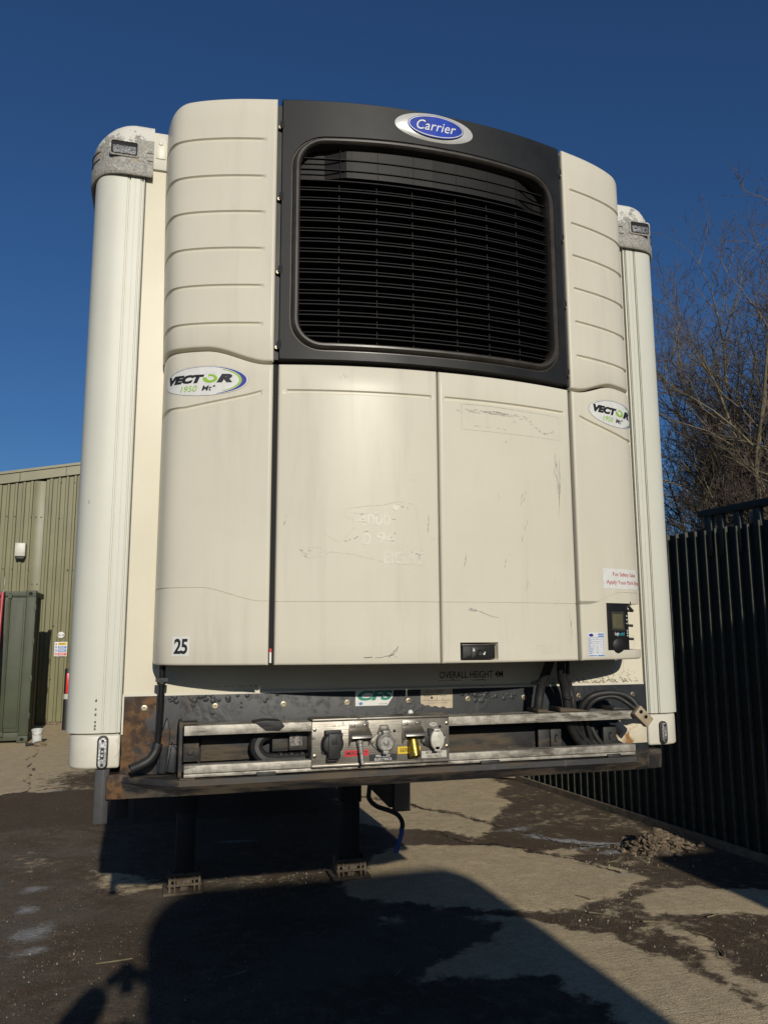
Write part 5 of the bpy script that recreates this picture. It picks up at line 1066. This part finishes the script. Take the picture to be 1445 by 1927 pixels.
# raised guard rail on top of the nearer stretch
TRL = thing("top_rail", (FX(2), 2, 2.8), "dark timber guard rail on short posts above the nearer fence", "rail")
b = MB(); y0, y1 = -.3, 3.10
b.add([(FX(y)+dx+.02, y, 2.925+dz) for y in (y0, y1) for dx in (-.05, .03) for dz in (0, .062)], [(0, 1, 3, 2), (4, 6, 7, 5), (0, 2, 6, 4), (1, 5, 7, 3), (0, 4, 5, 1), (2, 3, 7, 6)]); b.build("rail_beam", m_fence, TRL, bevel=.004)
for y, w in ((2.985, .095), (2.835, .075), (2.635, .075), (2.415, .085), (2.15, .08), (1.9, .08), (1.6, .08), (1.3, .08), (1.0, .08), (.7, .08), (.4, .08), (.1, .08)):
    b = MB(); b.box(FX(y)-.02, FX(y)+.02, y-w/2, y+w/2, 2.55, 2.93); b.build("rail_post", m_fence, TRL, bevel=.003)
for j, (y, w, z0, z1) in enumerate(((2.93, .055, 2.75, 2.93), (2.745, .12, 2.74, 2.955), (2.52, .14, 2.76, 2.95), (2.26, .12, 2.70, 2.93), (2.0, .10, 2.7, 2.94))):
    x = FX(y)+.28; b = MB(); b.box(x, x+.03, y-w/2, y+w/2, 1.6, z1); b.build("timber_pale", m_timber, TRL, bevel=.004)
b = MB(); b.box(FX(2.5)+.31, FX(2.5)+.36, .5, 3.05, 2.6, 2.7); b.build("pale_rail", m_timber, TRL)

# ---------------------------------------------------------------- bare trees beyond the fence
def tree_segs(seed, base, H, lean, spread, stems, twig):
    r = random.Random(seed); S = []; Lf = []
    def grow(p, d, L, rad, lvl):
        n = 5 if lvl < 2 else 3; seg = L/n; q = p; dd = d.copy(); rr = rad
        for i in range(n):
            j = .16 if lvl < 2 else .30
            dd = (dd+Vector((r.gauss(0, j), r.gauss(0, j), r.gauss(.05 if lvl < 3 else .10, j*.7)))).normalized()
            e = q+dd*seg*r.uniform(.85, 1.15); r2 = rad*(1-(i+1)/n*.62); S.append((q, e, rr, r2, lvl)); q, rr = e, r2
            if lvl < 5 and (i > 0 or lvl > 0):
                for k in range(2 if r.random() < {0: .9, 1: .45, 2: .30, 3: .12, 4: .03}[lvl] else (1 if r.random() < {0: 1, 1: .97, 2: .88, 3: .68, 4: .42}[lvl] else 0)):
                    ax = Vector((r.gauss(0, 1), r.gauss(0, 1), r.gauss(0, .7))); ax = (ax-dd*ax.dot(dd)).normalized(); a = r.uniform(.40, .95)
                    nd = (dd*math.cos(a)+ax*math.sin(a)); nd = Vector((nd.x, nd.y, nd.z+.14)).normalized()
                    grow(q, nd, L*{0: .60, 1: .58, 2: .56, 3: .56, 4: .62}[lvl]*r.uniform(.75, 1.2)*(1-.28*i/n), max(.0062, rr*(.66 if lvl < 3 else .6)), lvl+1)
        if lvl < 5: grow(q, dd, L*.50, max(.0062, rr*.9), lvl+1)
        elif r.random() < .012: Lf.append(q)
    for k in range(stems):
        a = 2*math.pi*k/stems+r.uniform(-.4, .4); d = Vector((math.cos(a)*spread+lean[0], math.sin(a)*spread+lean[1], 1)).normalized()
        grow(Vector(base)+Vector((math.cos(a), math.sin(a), 0))*.12, d, H*r.uniform(.46, .60), .15*H/9*r.uniform(.7, 1.1), 0)
    return S, Lf
def seg_mesh(name, S, sides):
    A = np.array([tuple(s[0]) for s in S]); B = np.array([tuple(s[1]) for s in S]); ra = np.array([s[2] for s in S]); rb = np.array([s[3] for s in S])
    D = B-A; D /= np.linalg.norm(D, axis=1)[:, None]+1e-9; h = np.where(np.abs(D[:, 2:3]) > .9, np.array([[1., 0, 0]]), np.array([[0, 0, 1.]])); U = np.cross(D, h); U /= np.linalg.norm(U, axis=1)[:, None]; W = np.cross(D, U)
    V = []
    for P, R in ((A, ra), (B, rb)):
        for k in range(sides): t = 2*math.pi*k/sides; V.append(P+(U*math.cos(t)+W*math.sin(t))*R[:, None])
    V = np.stack(V, 1).reshape(-1, 3); n = len(S); base = np.arange(n)[:, None, None]*2*sides
    q = np.array([[k, (k+1) % sides, sides+(k+1) % sides, sides+k] for k in range(sides)])[None]; F = (base+q).reshape(-1, 4)
    me = bpy.data.meshes.new(name); me.vertices.add(len(V)); me.vertices.foreach_set('co', V.ravel().astype(np.float32)); me.loops.add(F.size); me.loops.foreach_set('vertex_index', F.ravel().astype(np.int32))
    me.polygons.add(len(F)); me.polygons.foreach_set('loop_start', np.arange(0, F.size, 4, dtype=np.int32)); me.polygons.foreach_set('loop_total', np.full(len(F), 4, dtype=np.int32)); me.update(); me.polygons.foreach_set('use_smooth', [True]*len(F)); return me
TREES = [
 (5, (13.4, 11.0, 0), 11.5, (-.03, 0), .10, 4, 2, "tallest bare tree behind the fence, reaching up at the right picture edge"),
 (77, (13.5, 11.8, 0), 12.6, (-.03, 0), .10, 4, 2, "bare tree with long limbs reaching left towards the trailer, beyond the fence"),
 (8, (13.0, 13.4, 0), 9.6, (-.05, 0), .20, 5, 2, "bushy bare tree of middle height standing behind the taller ones"),
 (66, (11.6, 10.4, 0), 5.9, (-.03, 0), .26, 4, 2, "low thicket-like bare tree just above the fence top"),
]
for sd_, base, H, lean, spread, stems, twig, lab in TREES:
    S, Lf = tree_segs(sd_, base, H, lean, spread, stems, twig)
    t = thing("bare_tree", base, lab, "tree", "bare trees behind the fence")
    put("trunk", seg_mesh("trunk", [s for s in S if s[4] <= 1], 7), m_bark, t)
    put("branches", seg_mesh("branches", [s for s in S if s[4] in (2, 3)], 5), m_bark, t)
    tw = put("twigs", seg_mesh("twigs", [s for s in S if s[4] >= 4], 3), m_twig, t); tw["kind"] = "stuff"
    if Lf:
        r = random.Random(sd_); m = MB()
        for p in Lf[:160]:
            for k in range(2):
                a, c = Vector((r.gauss(0, 1), r.gauss(0, 1), r.gauss(0, 1))).normalized()*.03, Vector((r.gauss(0, 1), r.gauss(0, 1), r.gauss(0, 1))).normalized()*.018
                m.add([p-a, p+c, p+a, p-c], [(0, 1, 2, 3)])
        lv = m.build("dead_leaves", m_leaf, t, smooth=False); lv["kind"] = "stuff"

# ---------------------------------------------------------------- rubble, timber, grit and litter
random.seed(17)
def chunk(mb, c, r, flatz=.6):
    bm = bmesh.new(); bmesh.ops.create_icosphere(bm, subdivisions=1, radius=1); q = Matrix.Rotation(random.uniform(0, 6.3), 3, 'Z') @ Matrix.Rotation(random.uniform(-.6, .6), 3, 'X'); sx, sy, sz = r*random.uniform(.7, 1.4), r*random.uniform(.6, 1.1), r*flatz*random.uniform(.5, 1.2)
    bm.verts.ensure_lookup_table(); V = [q @ Vector((v.co.x*sx*random.uniform(.7, 1.25), v.co.y*sy*random.uniform(.7, 1.25), v.co.z*sz*random.uniform(.7, 1.25)))+Vector(c) for v in bm.verts]
    mb.add(V, [tuple(v.index for v in f.verts) for f in bm.faces]); bm.free()
b = MB(); n_ = 28; V = [(3.32, 3.22, .09)]
for j, (q, h) in enumerate(((.25, .08), (.5, .055), (.75, .026), (1.0, -.008))):
    for k in range(n_):
        t = 2*math.pi*k/n_; w = 1+.16*math.sin(3*t+1)+random.uniform(-.08, .08); V.append((3.32+.31*q*w*math.cos(t), 3.22+.21*q*w*math.sin(t), h*(1+random.uniform(-.25, .25))))
b.add(V, [(0, 1+k, 1+(k+1) % n_) for k in range(n_)]+[(1+j*n_+k, 1+j*n_+(k+1) % n_, 1+(j+1)*n_+(k+1) % n_, 1+(j+1)*n_+k) for j in range(3) for k in range(n_)])
for i in range(1300):
    t, q = random.uniform(0, 6.28), abs(random.gauss(0, .5)); u, v = .33*q*math.cos(t), .22*q*math.sin(t); h = max(0, .13*(1-q)**.8)*random.uniform(.75, 1.15) if q < 1 else 0
    chunk(b, (3.32+u, 3.22+v, h), .008+.030*random.random()**2.2, random.uniform(.35, .8))
tag(b.build("rubble_pile", m_rubble, smooth=False), "low pile of broken tan rubble on the ground near the fence", "rubble pile", kind="stuff")
b = MB(); b.box(-.34, .34, -.035, .035, 0, .05, Matrix.Translation((3.50, 6.62, .02)) @ Matrix.Rotation(math.radians(-38), 4, 'Z')); tag(b.build("timber_offcut", m_timber, bevel=.004), "weathered timber offcut lying by the fence foot", "timber")
b = MB(); b.tube([(3.62, 6.30, .02), (3.66, 6.26, .12), (3.67, 6.27, .26)], [.05, .045, .03], 8); tag(b.build("upright_stub", m_timber), "pale upright stub beside the timber offcut near the fence", "stub")
b = MB(); b.tube([(3.20, 6.95, .03), (3.40, 6.75, .03), (3.50, 6.66, .03)], .02, 6); b.tube([(3.27, 7.0, .03), (3.52, 6.80, .05)], .014, 6); tag(b.build("loose_batten", m_bark), "thin dark battens lying behind the timber offcut", "batten")
gr = MB(); gp = MB()
def grit(mb, n, x0, x1, y0, y1, r0, r1, dens=None):
    k = 0
    while k < n:
        x, y = random.uniform(x0, x1), random.uniform(y0, y1)
        if dens and random.random() > dens(x, y): continue
        r = r0+(r1-r0)*random.random()**4; a = random.uniform(0, 6.3); r *= .85; mb.add([(x+r*math.cos(a), y+r*math.sin(a), -.008), (x+r*math.cos(a+2.0), y+r*.8*math.sin(a+2.0), -.008), (x+r*math.cos(a+4.1), y+r*math.sin(a+4.1), -.008), (x, y, r*.45)], [(0, 1, 3), (1, 2, 3), (2, 0, 3)]); k += 1
grit(gr, 2200, -2.2, -.2, .4, 4.6, .0018, .006, lambda x, y: .25+.75*max(0, 1-abs(y-2.2)/2))
grit(gr, 400, -.8, .8, 2.9, 3.6, .002, .007)
grit(gr, 1500, 1.2, 3.3, .4, 3.0, .002, .009)
grit(gr, 300, 2.4, 3.6, 2.3, 3.6, .003, .014)
grit(gr, 260, 2.0, 2.5, 1.9, 2.4, .004, .016)
grit(gr, 350, -2.6, -.5, 4.6, 7.4, .002, .008)
grit(gp, 70, 1.75, 2.5, 1.75, 2.5, .006, .013); grit(gp, 60, 1.9, 3.2, .5, 1.9, .004, .010); grit(gp, 110, -2.0, -.4, .6, 3.0, .003, .007); grit(gp, 50, -.5, .6, 3.1, 3.5, .004, .008); grit(gp, 60, 2.6, 3.3, 2.6, 3.5, .005, .014)
tag(gp.build("pebbles", m_pebble, smooth=False), "pale pebbles lying loose on the dirt in front of the trailer", "pebbles", kind="stuff")
o = gr.build("grit", m_stone, smooth=False); tag(o, "pale grit and small stones scattered over the yard", "grit", kind="stuff")
b = MB(); random.seed(9)
for (x, y, l, a, c) in ((2.35, 1.35, .16, 1.9, .6), (2.28, 1.10, .13, 1.3, .5), (2.22, 1.62, .22, 2.7, .1), (2.62, 1.62, .10, .3, .3), (1.95, 1.85, .2, 2.4, .1), (-1.15, 1.98, .20, .1, .05), (-.5, 1.6, .14, .4, .3), (.4, 1.4, .18, .9, .2), (2.0, 2.2, .12, 2.0, .2), (2.72, 2.94, .2, .4, .25)):
    b.tube([(x+l*(t-.5)*math.cos(a)-c*l*(t-.5)**2*math.sin(a), y+l*(t-.5)*math.sin(a)+c*l*(t-.5)**2*math.cos(a), .008) for t in np.linspace(0, 1, 6)], .005, 5)
tag(b.build("litter_twigs", m_bark), "dry twigs and strips of litter lying about the yard", "litter", kind="stuff")
# ---------------------------------------------------------------- what stands behind the camera and throws the shade
def lorry(name, x0, x1, yf, h, rl, rr_, label):
    t = thing(name, ((x0+x1)/2, yf-4, 0), label, "lorry"); b = MB()
    sec = [(x0, 1.0), (x1, 1.0)]+[(x1-rr_+rr_*math.cos(a), h-rr_+rr_*math.sin(a)) for a in np.linspace(0, math.pi/2, 9)]+[(x0+rl+rl*math.cos(a), h-rl+rl*math.sin(a)) for a in np.linspace(math.pi/2, math.pi, 9)]
    b.prism(sec, yf-9, yf); b.build("box_body", m_lorry, t, bevel=.02)
    b = MB(); b.box(x0+.05, x1-.05, yf-9, yf-.02, .35, .99); b.build("underbody", m_chassis, t)
    for y in (yf-1.4, yf-6.4, yf-7.6):
        for x in (x0+.16, x1-.16):
            b = MB(); b.lathe([(.28, -.14), (.46, -.14), (.5, -.1), (.5, .1), (.46, .14), (.28, .14)], (x, y, .5), 'x', 28); w_ = b.build("wheel", m_rubber, t); b = MB(); b.lathe([(.27, -.13), (.27, .13), (.1, .06), (.1, -.06)], (x, y, .5), 'x', 20); b.build("rim", m_stalk, w_)
    return t
lorry("parked_lorry", -.82, 1.62, -7.75, 4.0, .42, .22, "white box lorry parked behind the photographer, facing the trailer")
lorry("parked_lorry", 3.20, 5.6, -4.25, 2.65, .10, .10, "lower white box lorry parked beside the fence behind the photographer")
NB = thing("neighbour_building", (8, -12, 0), "tall brick building beyond the fence behind the photographer", "building")
b = MB(); b.box(3.98, 14, -20, -6.5, 0, 5.25); b.build("wall", m_brick, NB)
b = MB(); b.box(3.96, 14.05, -20.05, -6.45, 5.25, 5.30); b.build("roof", m_trim, NB)

# the photographer, phone held up in both hands
def skin_obj(name, verts, edges, radii, mat, parent, sub=2, root=0):
    me = bpy.data.meshes.new(name); bm = bmesh.new(); sk_ = bm.verts.layers.skin.verify(); vv = [bm.verts.new(p) for p in verts]
    for i, r in enumerate(radii): vv[i][sk_].radius = (r, r) if not isinstance(r, tuple) else r; vv[i][sk_].use_root = (i == root)
    for e in edges: bm.edges.new((vv[e[0]], vv[e[1]]))
    bm.to_mesh(me); bm.free(); o = bpy.data.objects.new(name, me); COL.objects.link(o)
    o.modifiers.new("skin", 'SKIN').use_smooth_shade = True; m = o.modifiers.new("sub", 'SUBSURF'); m.levels = sub; m.render_levels = sub
    bpy.context.view_layer.update(); ev = o.evaluated_get(bpy.context.evaluated_depsgraph_get()); nm = bpy.data.meshes.new_from_object(ev); bpy.data.objects.remove(o); nm.polygons.foreach_set('use_smooth', [True]*len(nm.polygons)); nm.materials.clear(); return put(name, nm, mat, parent)
px_, py_ = CAM.x+.02, CAM.y-.33
PR = thing("person", (px_, py_, 0), "person in a dark jacket holding a phone up in both hands", "person")
J = [(px_, py_, .93), (px_, py_+.01, 1.12), (px_, py_, 1.32), (px_, py_+.01, 1.40), (px_, py_+.02, 1.47),
     (px_-.17, py_, 1.36), (px_-.30, py_+.10, 1.60), (px_-.11, py_+.27, 1.775), (px_+.17, py_, 1.36), (px_+.30, py_+.10, 1.60), (px_+.13, py_+.27, 1.775),
     (px_-.10, py_, .86), (px_-.12, py_+.03, .48), (px_-.13, py_-.02, .09), (px_-.14, py_+.14, .04), (px_+.10, py_, .86), (px_+.12, py_+.03, .48), (px_+.13, py_-.02, .09), (px_+.14, py_+.14, .04)]
Ed = [(0, 1), (1, 2), (2, 3), (3, 4), (3, 5), (5, 6), (6, 7), (3, 8), (8, 9), (9, 10), (0, 11), (11, 12), (12, 13), (13, 14), (0, 15), (15, 16), (16, 17), (17, 18)]
skin_obj("body", J, Ed, [(.17, .12), (.16, .12), (.17, .12), (.10, .09), .06, .10, .105, .07, .10, .105, .07, .10, .075, .05, .04, .10, .075, .05, .04], m_cloth, PR)
hx, hy, hz2 = px_, py_+.03, 1.585
b = MB(); bm = bmesh.new(); bmesh.ops.create_uvsphere(bm, u_segments=24, v_segments=16, radius=1)
V = []
for v in bm.verts:
    x, y, z = v.co; w = .074*(1-.22*max(0, -z)); V.append((hx+x*w, hy+y*.095*(1-.1*max(0, -z)), hz2+z*.112))
b.add(V, [tuple(v.index for v in f.verts) for f in bm.faces]); bm.free()
b.tube([(hx, hy+.085, hz2+.02), (hx, hy+.105, hz2-.02)], [.009, .015], 8)
for s in (-1, 1): b.lathe([(.006, -.01), (.022, 0), (.018, .012), (0, .012)], (hx+s*.076, hy-.005, hz2-.005), 'x', 10)
b.tube([(hx, hy-.02, 1.45), (hx, hy-.01, 1.52)], .05, 12); hd2 = b.build("head", m_skin, PR)
b = MB()
for s in (-1, 1): b.lathe([(.011, 0), (.008, .006), (0, .008)], (hx+s*.03, hy+.083, hz2+.012), 'y', 10)
b.box(hx-.022, hx+.022, hy+.084, hy+.089, hz2-.055, hz2-.048); b.build("face_features", m_redpaint, hd2)
b = MB(); bm = bmesh.new(); bmesh.ops.create_uvsphere(bm, u_segments=20, v_segments=12, radius=1); b.add([(hx+v.co.x*.082, hy-.012+v.co.y*.098, hz2+.018+v.co.z*.105) for v in bm.verts], [tuple(v.index for v in f.verts) for f in bm.faces if f.calc_center_median().z > -.1 and f.calc_center_median().y < .55]); bm.free(); b.build("hair", m_bark, hd2)
ph_y = CAM.y-.03
for s in (-1, 1):
    wr = Vector((px_+s*.12, py_+.275, 1.785)); pc = Vector((CAM.x+.02+s*.062, ph_y-.02, 1.805)); V = [tuple(wr), tuple(wr.lerp(pc, .5)), tuple(pc)]; E2 = [(0, 1), (1, 2)]; R_ = [.026, .034, .030]
    for k in range(4):
        b0 = pc+Vector((-s*.004, .006, .026-.019*k)); m1 = b0+Vector((-s*.012, .030, .004)); m2 = m1+Vector((-s*(.030-.004*abs(k-1)), .002, .002)); i0 = len(V); V += [tuple(b0), tuple(m1), tuple(m2)]; E2 += [(2, i0), (i0, i0+1), (i0+1, i0+2)]; R_ += [.010, .009, .008]
    i0 = len(V); V += [tuple(pc+Vector((-s*.012, -.022, .01))), tuple(pc+Vector((-s*.034, -.024, .026)))]; E2 += [(1, i0), (i0, i0+1)]; R_ += [.012, .009]
    skin_obj("hand", V, E2, R_, m_skin, PR, 1)
b = MB(); b.prism(rrect(CAM.x-.018, CAM.x+.058, CAM.z-.145, CAM.z+.018, .010), ph_y-.009, ph_y); tag(b.build("phone", m_ink, None, bevel=.002), "black phone held upright in the photographer's hands", "phone")
